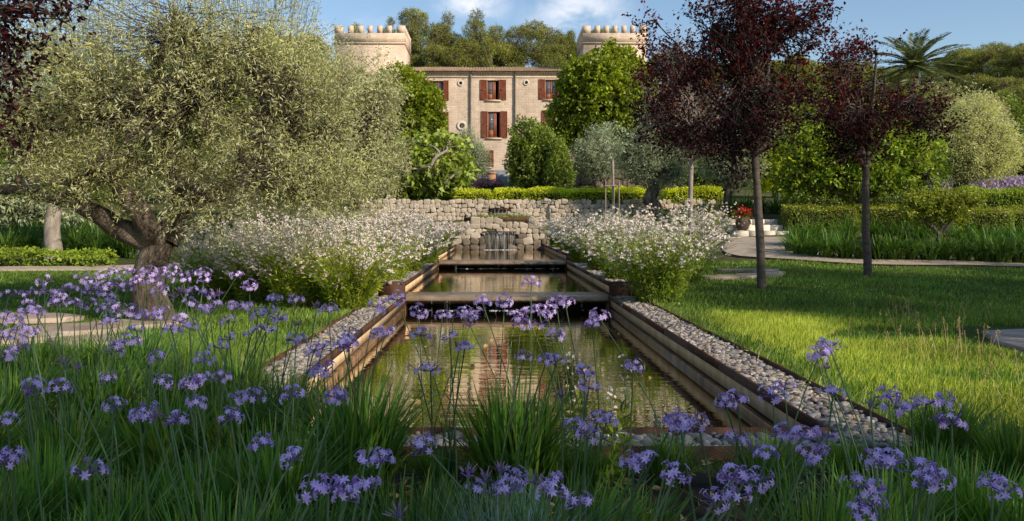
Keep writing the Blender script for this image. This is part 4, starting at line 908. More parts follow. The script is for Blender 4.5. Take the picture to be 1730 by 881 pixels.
# staked sapling
sp = thing('staked_sapling', 'thin sapling trunk held by a two post wooden stake frame before the terrace wall', 'sapling', B(1035, 28.5))
m = MB(); b0 = B(1035, 28.5); tube(m, smooth_path([b0, at(1036, 330, 28.5), at(1035, 270, 28.5)], 8), .045, 8, .5, .05); m.build('trunk', M['pale_bark'], sp, True)
for px in (1023, 1046):
    m = MB(); tube(m, [B(px, 28.3) - [0, 0, .2], at(px, 307, 28.3)], .024, 7); m.build('post', M['wood'], sp, True)
m = MB(); tube(m, [at(1021, 315, 28.25), at(1048, 314, 28.25)], .02, 6); m.build('crossbar', M['wood'], sp, True)
m = MB(); Pq, U, i_, C_ = crown_points([lobe(1035, 235, 26, 30, 28.5)], 500, .5, .2); leaves(m, Pq, U + rng.normal(0, .6, U.shape), .12, .04, rng.uniform(0, 1, len(Pq))); m.build('crown', M['olive_grey'], sp)

# --- background shrubs and trees behind the right garden
bgs = [(1150, 255, 60, 60, 44, 'olive_grey', 'greyish tree behind the pale trunked plum'), (1260, 215, 60, 60, 50, 'olive_grey', 'grey green tree behind the tallest plum crown'),
       (1345, 150, 40, 60, 62, 'pine_leaf', 'yellowish pine like tree between the two dark plums'), (1385, 215, 46, 46, 47, 'bright_leaf', 'bright green tree glimpsed between the two dark plums'),
       (1330, 225, 40, 45, 52, 'shrub_leaf', 'green shrub left of the bright tree between the plums'), (1500, 240, 60, 50, 46, 'shrub_leaf', 'green tree under the palm, behind the citrus tree'),
       (1580, 195, 60, 55, 56, 'olive_bloom', 'pale silvery tree below the palm fronds'), (1720, 265, 50, 45, 42, 'dark_leaf', 'dark green bush at the right edge behind the large olive'),
       (1690, 210, 50, 50, 62, 'shrub_leaf', 'green tree at the right edge above the large olive'), (1440, 150, 60, 45, 70, 'pine_leaf', 'pine behind the short plum crown'),
       (1660, 200, 40, 35, 58, 'olive_bloom', 'pale tree just above the large olive crown'), (1200, 290, 50, 40, 36, 'shrub_leaf', 'low green shrub between the pale and dark plum trunks'),
       (1540, 195, 46, 40, 49, 'shrub_leaf', 'green tree hiding the palm trunk behind the short plum'),
       (1310, 290, 40, 32, 34, 'hedge_leaf', 'yellow green shrub right of the tallest plum trunk')]
for k, (px, py, rx, ry, d, mt, lb) in enumerate(bgs):
    s = d / 45
    tree('background_tree', lb, 'tree', B(px, d), at(px, py + ry * .8, d), .14, [lobe(px, py, rx * .8, ry * .85, d), lobe(px - rx * .5, py + ry * .3, rx * .55, ry * .6, d), lobe(px + rx * .5, py + ry * .25, rx * .55, ry * .6, d), lobe(px + rx * .1, py - ry * .45, rx * .5, ry * .5, d)],
         1000, 11, .17 * s, .07 * s, .36 * s, M[mt], M['plum_bark'], seed=80 + k, gap=.16, shell=.65)
# --- palm
pd = 52
pr = thing('palm_tree', 'tall date palm with arching feathery fronds behind the short plum', 'palm tree', B(1545, pd)); pc = at(1545, 112, pd)
m = MB(); tube(m, smooth_path([B(1545, pd), at(1545, 200, pd), pc], 14), np.linspace(.34, .26, 14), 12, .5, .08); m.build('trunk', M['pine_bark'], pr, True)
for k in range(50):
    a = k * 2.399; el = R(88 - 128 * (k / 49) ** .9); L = 2.75 * rng.uniform(.85, 1.1); n = 15
    h = np.array([math.cos(a), math.sin(a), 0]); t = np.linspace(0, 1, n)
    cur = np.stack([pc + h * L * (math.cos(el) * u + .26 * u * u) + np.array([0, 0, 1]) * L * (math.sin(el) * u - .30 * u * u) for u in t])
    m = MB(); tube(m, cur, np.linspace(.035, .008, n), 4)
    q_ = np.repeat(smooth_path(cur, 34)[2:], 2, 0); T = np.repeat(unit(np.gradient(smooth_path(cur, 34), axis=0))[2:], 2, 0); sd = np.cross(T, [0, 0, 1.]); sd = unit(sd); sg = np.tile([1, -1], len(q_) // 2)[:, None]
    u = np.linspace(.06, 1, len(q_)); leaves(m, q_, sd * sg + T * .9 + [0, 0, .25], .62 * np.sin(np.clip(u * 2.6 + .35, 0, math.pi)) ** .6 + .05, .055, rng.uniform(0, 1, len(q_)), droop=.08)
    m.build('frond', M['palm_leaf'], pr)

# --- pines on the hill behind
def pine(name, label, px, py_top, d, w_px, kind, seed, group):
    r2 = np.random.default_rng(seed); base = B(px, d); top = at(px, py_top, d); H = top[2] - base[2]
    w = w_px * d / F; f = base + [0, 0, H * .45]; lobes = []
    def add(ox, oz, rx, rz, oy=0): lobes.append((base + [ox * w, oy * w, oz * H], np.array([rx * w, rx * w, max(rz * H, .35)])))
    if kind == 0:      # broad umbrella
        add(0, .92, .34, .07); add(-.42, .80, .28, .06, .1); add(.40, .83, .30, .06, -.185); add(.12, .72, .30, .055, -.4); add(-.32, .64, .26, .05, -.2); add(.52, .66, .24, .05, .2); add(-.12, .84, .3, .06, -.4); add(.3, .54, .24, .05, -.3); add(-.55, .70, .2, .05, 0)
    else:              # taller, more conical
        add(0, .92, .2, .08); add(-.12, .80, .34, .09); add(.2, .74, .36, .08, -.2); add(-.28, .64, .38, .08, -.1); add(.32, .58, .40, .08, -.2); add(-.1, .50, .46, .08, -.3); add(.1, .40, .4, .07, -.2)
    for i in range(len(lobes)): lobes[i] = (lobes[i][0] + r2.normal(0, .07, 3) * [w, w, H * .3], lobes[i][1] * r2.uniform(.85, 1.15))
    return tree(name, label, 'pine tree', base, f, .17, lobes, 1900, 14, .22, .06, .34, M['pine_leaf'], M['pine_bark'], group, seed, up=.8, gap=.16, gscale=.9, shell=.6, jitter=.5, limb_r=.55, twig=.35, tint_up=.35, twigr=.02)  # tint_up paints lit tops and shaded undersides into the needle colour
left = [(478, 62, 100, 60, 1), (520, 58, 108, 55, 0), (603, 40, 110, 34, 1), (628, 66, 112, 40, 0), (657, 33, 112, 38, 1)]
mid = [(708, 22, 102, 70, 0), (757, 26, 106, 52, 1), (806, 18, 104, 60, 1), (838, 50, 112, 50, 1), (893, 37, 100, 84, 0), (948, 66, 108, 50, 0), (732, 70, 96, 60, 0), (778, 72, 95, 56, 0), (858, 74, 98, 60, 0), (690, 60, 108, 46, 1), (926, 58, 112, 44, 1), (820, 78, 93, 50, 1)]
right = [(968, 54, 110, 30, 1), (1006, 48, 114, 34, 0), (1036, 52, 116, 36, 1), (1120, 92, 112, 50, 0), (1180, 100, 112, 60, 1), (1240, 105, 112, 60, 0), (1345, 92, 110, 60, 1), (1400, 112, 118, 60, 0), (1300, 104, 110, 60, 0)]
fr_ = [(1480, 118, 120, 70, 0), (1525, 128, 118, 60, 1), (1590, 104, 116, 64, 1), (1630, 84, 110, 70, 0), (1680, 72, 108, 84, 0), (1722, 78, 104, 80, 0), (1650, 130, 98, 76, 0), (1710, 140, 94, 80, 0), (1770, 80, 108, 80, 0), (1610, 150, 100, 60, 1)]
for rows, ph in ((left, 'pine from the left among those rising above the left tower and olive crown'), (mid, 'pine from the left among those rising behind the castle roof'), (right, 'pine from the left among those from the right tower to the dark plums'), (fr_, 'pine from the left on the wooded hill right of the palm')):
    for k, (px, py, d, w, kd) in enumerate(sorted(rows)):
        pine('pine_tree', ORD[k] + ' ' + ph, px, py, d, w, kd, 300 + int(px) + int(py), 'pines on the hill')
# scrub covering the hill: one far mass
sm = MB(); n = 2600; X = rng.uniform(-75, 120, n); Y = rng.uniform(88, 135, n); keep = np.abs(X) < 1.1 * Y; X, Y = X[keep], Y[keep]; n = len(X)
c = np.stack([X, Y, gz(X, Y)], 1); k = 14
P_ = np.repeat(c, k, 0) + rng.normal(0, 1, (n * k, 3)) * [.8, .8, .5] + [0, 0, .5]; leaves(sm, P_, rng.normal(size=P_.shape) + [0, 0, .6], .5, .25, np.repeat(rng.uniform(0, .6, n), k) + rng.uniform(0, .4, n * k))
tag(sm.build('undergrowth', M['pine_leaf']), 'low scrub covering the hillside under the pines', 'scrub', kind='stuff')

# trees standing behind and to the right of the photographer (their shade falls on lawn and flowers)
def shade_tree(lb, tx, ty, t, rad, sq, seed, n=900):
    t *= .84
    c = np.array([tx, ty, 0]) + SUN_DIR / math.cos(SUN_EL) * t
    base = np.array([c[0], c[1], gzf(c[0], c[1])])
    lob = [(c, np.array([rad, rad, rad * sq])), (c + [rad * .6, -.3, -.3], np.array([rad * .6, rad * .6, rad * sq * .6])), (c + [-rad * .6, .4, .2], np.array([rad * .6, rad * .6, rad * sq * .6])), (c + [0, rad * .5, .7 * rad * sq], np.array([rad * .5, rad * .5, rad * sq * .5]))]
    tree('plum_tree', lb, 'plum tree', base, base + [0, 0, max(.8, c[2] - rad * sq)], .08, lob, n, 10, .075, .045, .3, M['plum_leaf'], M['plum_bark'], seed=seed, up=.6, gap=.2, shell=.4)
for k, (tx, ty, t, rad, wd) in enumerate([(5.6, 10.2, 8.5, 1.9, 'nearest the pool'), (8.6, 11.6, 9.0, 2.0, 'behind the nearest one'), (11.5, 13.4, 9.5, 2.1, 'level with the short plum'), (6.6, 13.4, 10.5, 2.0, 'level with the tallest plum'), (6.3, 7.4, 8.0, 1.5, 'beside the flagstones')]):
    shade_tree('plum tree outside the frame to the right, shading the lawn, ' + wd, tx, ty, t, rad, .85, 401 + k, 2200)
shade_tree('plum tree behind the photographer shading the near flowers', .2, 1.6, 9.0, 2.0, .9, 404, 1400)
shade_tree('plum tree behind the photographer shading the flowers near the olive', -2.3, 2.2, 11.5, 2.2, .9, 405, 1400)
shade_tree('plum tree behind the photographer shading the pool corner', 2.6, 2.4, 8.0, 1.5, .9, 406, 1000)

# ================================================================== HEDGES
def hedge(name, label, x0, x1, y0, y1, h, mat, leaf=.07, dens=900, group=None, wave=.05, cat='hedge', zoff=0.0):
    cx, cy = (x0 + x1) / 2, (y0 + y1) / 2; root = thing(name, label, cat, (cx, cy, gzf(cx, cy)), group)
    nx_, ny_ = max(4, int((x1 - x0) / .25)), 4
    core = MB(); xs = np.linspace(x0 + .08, x1 - .08, nx_)
    for i in range(nx_ - 1):
        z = gzf((xs[i] + xs[i + 1]) / 2, cy) + zoff; box(core, xs[i], xs[i + 1], y0 + .09, y1 - .09, z - .1, z + h - .1)
    core.build('branches', M['dark_core'], root)
    A = (x1 - x0) * (y1 - y0) + 2 * (x1 - x0) * h + 2 * (y1 - y0) * h; n = int(A * dens)
    w = np.array([(x1 - x0) * (y1 - y0), (x1 - x0) * h, (x1 - x0) * h, (y1 - y0) * h, (y1 - y0) * h]); f = rng.choice(5, n, p=w / w.sum())
    u, v = rng.uniform(0, 1, n), rng.uniform(0, 1, n)
    X = np.where(f == 3, x0, np.where(f == 4, x1, x0 + u * (x1 - x0))); Y = np.where(f == 1, y0, np.where(f == 2, y1, np.where(f == 0, y0 + v * (y1 - y0), y0 + u * (y1 - y0)))); Z = np.where(f == 0, h, v * h)
    nrm = np.array([[0, 0, 1], [0, -1, 0], [0, 1, 0], [-1, 0, 0], [1, 0, 0.]])[f]
    P = np.stack([X, Y, Z], 1); off = wave * 1.4 * vnoise(P, 2.4, 3) + rng.normal(0, leaf * .35, n); P = P + nrm * off[:, None]
    r_ = .14; edge = (P[:, 2] > h - r_) & (f > 0); P[edge] -= nrm[edge] * ((P[edge, 2] - h + r_) ** 2 / r_ * .7)[:, None]
    P[:, 2] += gz(P[:, 0], P[:, 1]) + zoff
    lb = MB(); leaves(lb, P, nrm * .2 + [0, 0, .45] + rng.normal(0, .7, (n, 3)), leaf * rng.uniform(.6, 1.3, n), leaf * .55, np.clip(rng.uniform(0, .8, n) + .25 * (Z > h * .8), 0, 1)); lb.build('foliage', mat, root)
    return root
M['dark_core'] = rough_mat('hedge_twigs', [(.3, (.012, .016, .006)), (.7, (.03, .035, .012))], 8, 4, .95, .1, .3, 20)
hx = lambda px, d: at0(px, d)[0]
hedge('hedge', 'short yellow green hedge left of the red pink flowers, on the terrace wall', hx(772, 31.6), hx(829, 31.6), 31.1, 32.1, .34, M['hedge_leaf'], .08, 700)
for k, (a, b_, lb) in enumerate([(835, 886, 'rounded yellow green hedge section nearest the slate stairs'), (888, 958, 'yellow green hedge section below the bay shrub'), (960, 1032, 'yellow green hedge section between conical shrub and staked sapling'), (1040, 1092, 'yellow green hedge section left of the thick olive trunk'), (1122, 1215, 'yellow green hedge section right of the thick olive trunk')]):
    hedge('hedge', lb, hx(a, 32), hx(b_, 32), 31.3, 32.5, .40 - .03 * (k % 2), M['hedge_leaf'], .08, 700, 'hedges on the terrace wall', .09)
# clipped hedges of the right-hand parterre
hedge('hedge', 'dark clipped hedge immediately right of the garden steps', hx(1335, 23.5), hx(1440, 23.5), 23.2, 24.2, .62, M['box_leaf'], .06, 900, 'clipped parterre hedges')
hedge('hedge', 'dark clipped hedge section behind the citrus trunk', hx(1440, 24), hx(1535, 24), 23.7, 24.6, .55, M['box_leaf'], .06, 900, 'clipped parterre hedges')
hedge('hedge', 'sunlit clipped hedge section behind the multi stemmed shrub', hx(1538, 22.5), hx(1700, 22.5), 22.2, 23.2, .70, M['box_leaf'], .06, 900, 'clipped parterre hedges')
hedge('hedge', 'dark clipped hedge running out of the right edge', hx(1702, 23), hx(1900, 23), 22.6, 23.6, .66, M['box_leaf'], .06, 800, 'clipped parterre hedges')
hedge('hedge', 'long low hedge on the terrace behind the clipped ones', hx(1330, 28), hx(1590, 28), 27.5, 28.6, .45, M['shrub_leaf'], .08, 600, None, .12)
hedge('hedge', 'green low hedge under the pink flower field at the right edge', hx(1625, 29), hx(1900, 29), 28.5, 30, .5, M['gaura_leaf'], .08, 600, None, .14)
# lavender / pink flower field beyond
fm = MB(); n = 16000; Y = rng.uniform(32, 44, n); X = np.array([hx(1570, 1.0)] * n) * Y + rng.uniform(0, 9, n) ; Z = gz(X, Y)
leaves(fm, np.stack([X, Y, Z + rng.uniform(.1, .7, n)], 1), rng.normal(0, .5, (n, 3)) + [0, 0, 1], .22, .09, np.clip(rng.normal(.6, .25, n), 0, 1))
tag(fm.build('lavender', M['lavender']), 'mass of pale pink lilac flowers on the terrace at the right', 'flower field', kind='stuff')
hedge('flower_bed', 'small bed of red pink flowers before the slate staircase', hx(806, 44), hx(846, 44), 43.5, 44.5, .42, M['pink_flower'], .12, 260, None, .12, 'flower bed')
# low ground cover at the left
hedge('ground_cover', 'strip of low leafy ground cover along the left path', hx(-160, 15.9), hx(165, 15.9), 15.9, 16.7, .22, M['gaura_leaf'], .07, 700, None, .1, 'ground cover')
tm = MB(); n = 700; P_ = np.stack([rng.uniform(X0 - 1.2, X0 + 1.2, n), rng.uniform(28.9, 29.4, n), np.full(n, 1.33)], 1); k_ = vnoise(P_, 3, 2) > -.2; P_ = P_[k_]
blades(tm, P_, rng.uniform(0, 6.28, len(P_)), rng.uniform(.08, .22, len(P_)), .015, rng.uniform(.2, .9, len(P_)), rng.uniform(0, 1, len(P_))); tag(tm.build('water_plants', M['gaura_leaf']), 'small green marginal plants growing in the steel trough', 'water plants', kind='stuff')

# ================================================================== STRAP LEAVED CLUMPS
def agap_mesh(seed, flowers=False):
    r2 = np.random.default_rng(seed); n = 110; b = MB(); a = r2.uniform(0, 6.28, n); rr = r2.uniform(0, .14, n)
    blades(b, np.stack([np.cos(a) * rr, np.sin(a) * rr, 0 * a], 1), a + r2.normal(0, .35, n), r2.uniform(.38, .68, n), r2.uniform(.022, .036, n), np.clip(r2.normal(.75, .35, n), .1, 1.3), r2.uniform(0, 1, n), 4, .1)
    return b.mesh('foliage', M['agapanthus_leaf'])
AG = [agap_mesh(900 + i) for i in range(4)]
def agapanthus(px, d, s, label, group):
    p = B(px, d); r = thing('agapanthus', label, 'agapanthus', p, group)
    o = bpy.data.objects.new('foliage', AG[random.randrange(4)]); COL.objects.link(o); o.parent = r
    r.rotation_euler.z = random.uniform(0, 6.28); r.scale = (s, s, s * random.uniform(.9, 1.15)); return r
# front row along the path kerb, from the steps curve to the right edge
row = [(1338, 18.9), (1352, 18.2), (1376, 17.8), (1398, 17.5), (1425, 17.3), (1455, 17.1), (1483, 17.0), (1512, 16.9), (1540, 16.8), (1568, 16.7), (1598, 16.7), (1628, 16.6), (1660, 16.5), (1690, 16.4), (1722, 16.4), (1752, 16.3)]
for k, (px, d) in enumerate(row): agapanthus(px, d + .25, 1.0 + .15 * math.sin(k * 2.1), ORD[k] + ' agapanthus clump from the steps along the right path edging', 'agapanthus along the path edging')
row = [(1345, 20.3), (1372, 20.0), (1402, 19.8), (1432, 21.6), (1470, 21.8), (1500, 21.5), (1528, 21.2), (1556, 20.6), (1625, 20.4), (1655, 20.2), (1690, 20.0), (1722, 19.8), (1420, 18.9), (1640, 18.2), (1672, 18.0), (1706, 17.8), (1740, 18.0)]
for k, (px, d) in enumerate(sorted(row)): agapanthus(px, d, 1.1 + .15 * math.sin(k * 1.7), ORD[k] + ' agapanthus clump from the left in the bed before the clipped hedges', 'agapanthus before the hedges')
row = [(1215, 25.8), (1240, 26), (1262, 26.2), (1285, 26.4), (1310, 26.2), (1190, 26)]
for k, (px, d) in enumerate(sorted(row)): agapanthus(px, d, 1.15, ORD[k] + ' agapanthus clump from the left in the row above the garden steps', 'agapanthus above the steps')
row = [(-30, 18.2), (10, 18.0), (48, 18.4), (130, 18.2), (165, 17.8), (200, 17.9), (226, 17.7), (245, 18.1), (30, 19.5), (75, 19.6), (120, 19.7), (160, 19.4), (195, 19.6), (230, 19.6), (262, 19.2), (-10, 20.4), (55, 21), (100, 21), (150, 21), (205, 21)]
for k, (px, d) in enumerate(sorted(row)): agapanthus(px, d, 1.2, ORD[k] + ' strap leaved clump from the left in the bed under the big olive', 'strap leaved clumps under the olive')

# ================================================================== GAURA BUSHES
def gaura(px, d, s, label, group, lmat='gaura_leaf', lean=0, nst=150, dens=1.0, seed=0, whiteness=1.0, pos=None):
    r2 = np.random.default_rng(seed + 50); p = B(px, d) if pos is None else np.array([pos[0], pos[1], gzf(*pos)]); root = thing('gaura_bush', label, 'gaura bush', p, group)
    a = r2.uniform(0, 6.28, nst); rr = .22 * s * r2.uniform(0, 1, nst) ** .5; base = p + np.stack([np.cos(a) * rr, np.sin(a) * rr, 0 * a], 1)
    L = s * r2.uniform(.62, 1.22, nst); ln = r2.uniform(.1, .95, nst); az = a + r2.normal(0, .4, nst)
    H = np.stack([np.cos(az), np.sin(az), 0 * az], 1)
    def pos_(t): return base[:, None] + H[:, None] * ((ln * L)[:, None] * (.35 * t + .65 * t * t))[..., None] + np.array([0, 0, 1.]) * (L[:, None] * (t - .30 * ln[:, None] * t ** 2))[..., None]
    sb = MB(); kn = pos_(np.tile(np.linspace(0, 1, 5), (nst, 1)))
    for i in range(4): sticks(sb, kn[:, i], kn[:, i + 1], .0035 * (1 - i * .2) * (1 + d / 25), .0035 * (.8 - i * .2) * (1 + d / 25), r2.uniform(0, 1, nst))
    sb.build('stems', M['gaura_stem'], root)
    nl = int(36 * dens); t = r2.uniform(.0, 1, (nst, nl)) ** 1.2 * .66 + .02; P = pos_(t).reshape(-1, 3) + r2.normal(0, .03 * s, (nst * nl, 3)); lb = MB(); ll = .066 * (1 + d / 34)
    leaves(lb, P, np.repeat(H, nl, 0) * .5 + [0, 0, .55] + r2.normal(0, .55, P.shape), ll * r2.uniform(.6, 1.2, len(P)), ll * .17, np.clip(r2.uniform(0, .7, len(P)) + .3 * t.ravel(), 0, 1)); lb.build('foliage', M[lmat], root)
    nf = int(15 * dens * whiteness); sel_ = np.nonzero(r2.uniform(0, 1, nst) < .62)[0]; t = .52 + .48 * r2.uniform(0, 1, (nst, nf)) ** .8; P = pos_(t)[sel_].reshape(-1, 3) + r2.normal(0, .02, (len(sel_) * nf, 3)); fb_ = MB()
    pz = .0215 * (1 + d / 26)
    for k in range(4):
        ang = k * 1.2 - 1.8 + r2.normal(0, .2, len(P)); dv = np.stack([np.cos(ang + 1.57), r2.normal(0, .45, len(P)), np.sin(ang + 1.57) * .9], 1)
        leaves(fb_, P, dv, pz * r2.uniform(.75, 1.25, len(P)), pz * .75, np.repeat(np.clip(r2.normal(.6, .3, len(sel_)), 0, 1), nf), droop=.05)
    fb_.build('blossoms', M['gaura_petal'], root)
    return root
gl = [(592, 10.6, 1.05, 'large gaura bush with bright green base leaning over the left pebble coping'), (505, 10.9, 1.05, 'gaura bush left of the one leaning over the left coping'), (432, 11.2, 1.05, 'gaura bush third from the left coping, behind the violet flowers'), (360, 11.4, 1.0, 'gaura bush next to the big olive trunk'),
      (655, 12.9, .95, 'gaura bush beside the steel post of the front weir, left side'), (570, 13.0, 1.05, 'gaura bush directly behind the large bright green one on the left'), (480, 13.2, 1.1, 'gaura bush in the second row behind the olive trunk side'), (405, 13.4, 1.1, 'gaura bush at the olive end of the second row'),
      (690, 15.2, .95, 'gaura bush beside the middle basin left coping'), (620, 15.4, 1.1, 'gaura bush left of the middle basin, third row'), (545, 15.6, 1.15, 'gaura bush in the third row under the pale olive'), (465, 15.8, 1.1, 'gaura bush at the olive end of the third row'),
      (722, 18.3, .9, 'gaura bush beside the rear weir, left side'), (668, 18.4, 1.1, 'gaura bush in the fourth row left of the rear weir'), (608, 18.6, 1.1, 'gaura bush in the fourth row below the pale olive'), (738, 21.5, .95, 'gaura bush beside the uppermost basin, left side'), (700, 21.8, 1.1, 'gaura bush left of the uppermost basin, fifth row'), (655, 22, 1.1, 'gaura bush at the far end of the fifth row on the left'),
      (748, 24.8, 1.0, 'gaura bush nearest the fountain wall on the left'), (712, 25, 1.1, 'gaura bush below the fig tree near the fountain wall'), (672, 25.4, 1.1, 'gaura bush farthest left before the terrace wall')]
for k, (px, d, s, lb) in enumerate(gl): gaura(px, d, s * (1 if d < 17 else .88) * (1 + .16 * math.sin(k * 2.3)), lb, 'gaura bushes left of the basins', 'gaura_sunlit' if k in (0, 1, 4, 8) else 'gaura_leaf', seed=k, nst=int((240 if k == 0 else 170) if d < 12 else 120), dens=1.25 if k == 0 else 1.0 if d < 12 else .8, whiteness=.30 if k == 0 else .48 if d < 12 else .6)
gr_ = [(1112, 11.3, 1.15, 'large gaura bush on the right pebble coping, nearest the camera'), (1050, 13.2, 1.05, 'gaura bush behind the nearest one on the right coping'), (1155, 13.0, 1.05, 'gaura bush right of the nearest one, towards the lawn'), (1018, 15.6, 1.1, 'gaura bush beside the middle basin right coping'), (1090, 15.6, 1.15, 'gaura bush in the third row right of the middle basin'), (1165, 16.0, 1.1, 'gaura bush on the lawn side of the third row at right'),
       (985, 18.6, 1.05, 'gaura bush beside the rear weir, right side'), (1045, 18.6, 1.15, 'gaura bush in the fourth row right of the rear weir'), (1110, 18.8, 1.15, 'gaura bush below the pale trunked plum'), (962, 21.8, 1.0, 'gaura bush beside the uppermost basin, right side'), (1010, 22, 1.1, 'gaura bush right of the uppermost basin, fifth row'), (1065, 22, 1.15, 'gaura bush in the fifth row before the thick olive trunk'),
       (945, 25, .95, 'gaura bush nearest the fountain wall on the right'), (985, 25.3, 1.1, 'gaura bush before the terrace wall near the staked sapling'), (1035, 25.6, 1.1, 'gaura bush directly below the staked sapling'), (1186, 20.5, 1.1, 'dark gaura bush between pale plum trunk and path'), (1200, 22.6, 1.05, 'dark leafy gaura bush beside the garden steps'), (1180, 23.2, 1.15, 'gaura bush behind the pale plum trunk')]
for k, (px, d, s, lb) in enumerate(gr_): gaura(px, d, s * (1 if d < 14 else .86) * (1 + (.16 * math.sin(k * 2.7) if k else .05)), lb, 'gaura bushes right of the basins', seed=40 + k, nst=int(280 if d < 12 else 130), dens=1.1 if d < 12 else .85, whiteness=(.25 if k >= 15 else .34 if k == 0 else .48))

# ================================================================== VIOLET SOCIETY GARLIC
heads = []
def H_(ox, oy, pts, zt=None):
    for x, y in pts: heads.append((ox + x / 2, oy + y / 2, zt))
H_(0, 440, [(30,120),(85,130),(130,105),(200,130),(190,155),(275,60),(300,75),(345,60),(385,45),(435,40),(355,95),(430,95),(400,85),(500,45),(545,45),(585,30),(520,75),(540,110),(620,65),(650,50),(690,75),(610,110),(650,110),(590,130),(640,150),(700,120),(720,165),(800,55),(845,90),(925,135),(690,45),(570,60),(460,75),(240,100),(310,105),(250,150),(165,115)], 'pink')
H_(0, 440, [(150,75),(50,205),(120,180),(75,240),(60,270),(110,250),(65,305),(350,170),(370,210),(400,170),(450,180),(360,130),(300,150),(460,240),(400,290),(540,180),(610,210),(580,240),(640,230),(690,170),(740,120),(800,165),(770,210),(840,160),(870,190),(910,180),(940,200),(1000,140),(1070,160),(1110,175),(1000,270),(1010,220),(900,240),(850,250),(770,270),(740,300),(440,280),(390,310),(15,330),(10,260),(530,335),(690,340),(1060,310),(1075,380),(1160,295),(1180,240),(1170,270),(480,190),(520,200),(20,200),(90,180),(1090,300)])
H_(0, 440, [(110,435),(200,435),(365,405),(385,495),(500,520),(550,415),(650,420),(680,405),(660,490),(750,400),(810,470),(780,535),(990,460),(1140,465),(265,365),(215,355),(600,545),(860,465),(25,550),(45,670),(15,690),(300,720),(885,625),(990,675),(1065,785),(1180,790),(520,545),(90,455),(470,535)])
H_(540, 440, [(190,160),(260,135),(335,180),(415,190),(450,195),(490,180),(520,190),(510,225),(550,145),(625,145),(440,265),(490,300),(470,305),(340,255),(330,370),(375,375),(225,245),(200,255),(100,290),(15,375),(55,465),(715,80),(660,190),(700,180),(680,215),(740,170),(770,180),(800,150),(830,145),(800,260),(740,215),(690,330),(765,345),(800,345),(920,220),(945,195),(1060,365),(895,385),(910,430),(820,465),(870,570),(940,545),(970,545),(905,595),(355,630),(155,680),(210,680),(30,775),(100,770),(160,770),(85,810),(500,730),(560,750),(610,720),(660,740),(640,780),(530,780),(730,755),(790,750),(785,790),(1060,690),(1100,690),(1190,560),(880,825),(270,870)])
H_(1130, 440, [(520,290),(500,330),(530,370),(510,320),(545,300),(350,460),(390,435),(555,455),(190,485),(230,475),(60,565),(25,545),(100,555),(230,610),(285,650),(330,665),(390,590),(450,600),(470,650),(520,600),(510,670),(740,460),(765,495),(820,500),(870,490),(930,485),(910,550),(955,555),(680,500),(690,670),(720,690),(750,690),(640,770),(690,780),(650,860),(690,830),(860,715),(905,740),(870,760),(1095,765),(1140,790),(20,735),(215,740),(255,750),(305,745),(155,815),(225,800),(40,570)])
clumps = [[600, 3.35], [870, 3.3], [1130, 3.45], [1300, 3.3], [1430, 3.5], [1600, 3.7], [1715, 3.3], [60, 2.7], [200, 2.5], [330, 2.7], [460, 2.9], [110, 3.3], [270, 3.4], [390, 3.6], [20, 4.1], [170, 4.2], [300, 4.5], [60, 5.2], [400, 4.7], [230, 5.3], [700, 2.3], [520, 2.3], [960, 2.3], [1075, 2.5], [1480, 2.5], [1640, 2.6], [380, 2.1], [240, 2.0], [90, 1.95], [1725, 2.4], [-60, 3.5], [-40, 2.4], [140, 5.6], [330, 5.6], [480, 4.1], [1560, 3.1], [990, 3.35], [740, 3.4], [-20, 5.0], [1390, 2.3], [1550, 2.1]]
def clump_mesh(seed, n=430):
    r2 = np.random.default_rng(seed); b = MB(); a = r2.uniform(0, 6.28, n); rr = .11 * r2.uniform(0, 1, n) ** .5
    blades(b, np.stack([np.cos(a) * rr, np.sin(a) * rr, 0 * a], 1), a + r2.normal(0, .5, n), r2.uniform(.25, .44, n), r2.uniform(.008, .0145, n), np.clip(r2.normal(.33, .24, n), .02, 1.2), np.clip(r2.uniform(0, .8, n) + (r2.uniform(0, 1, n) < .05) * .5, 0, 1), 4, .12, 0.4)
    return b.mesh('foliage', M['tulbaghia_leaf'])
CM = [clump_mesh(700 + i) for i in range(5)]
def umbel_mesh(seed, nfl):
    """starry six petalled florets on short tubes spreading from the stem tip"""
    r2 = np.random.default_rng(seed); pet, tub = MB(), MB()
    el = np.arcsin(np.clip(r2.uniform(-.12, .9, nfl), -1, 1)); az = np.arange(nfl) * 2.399 + r2.normal(0, .3, nfl)
    D = np.stack([np.cos(el) * np.cos(az), np.cos(el) * np.sin(az), np.sin(el)], 1); ped = r2.uniform(.016, .026, nfl); tl = .016
    A = D * .002; Bp = A + D * ped[:, None]; E = Bp + D * tl
    sticks(tub, A, Bp, .0011, .0013, .2); sticks(tub, Bp, E, .0016, .003, .8)
    for i in range(nfl):
        d = D[i]; u = np.cross(d, [.3, .2, .9]); u = u / (np.linalg.norm(u) + 1e-9); v = np.cross(d, u); ph = r2.uniform(0, 6)
        for k in range(6):
            w = u * math.cos(ph + k * 1.047) + v * math.sin(ph + k * 1.047); s = np.cross(d, w); L = .0145 * r2.uniform(.85, 1.1); c = E[i]
            p1 = c + w * L * .52 + d * .002; tipp = c + w * L - d * .0015 
            pet.add([c + s * .0012, p1 + s * .0029, tipp, p1 - s * .0029, c - s * .0012], [[0, 1, 2, 3, 4]], r2.uniform(0, 1))
    return pet.mesh('flower_head', M['petal']), tub.mesh('floret_stalks', M['floret_tube'])
UM = [umbel_mesh(800 + i, n) for i, n in enumerate((11, 9, 13, 8, 12, 10, 7))]
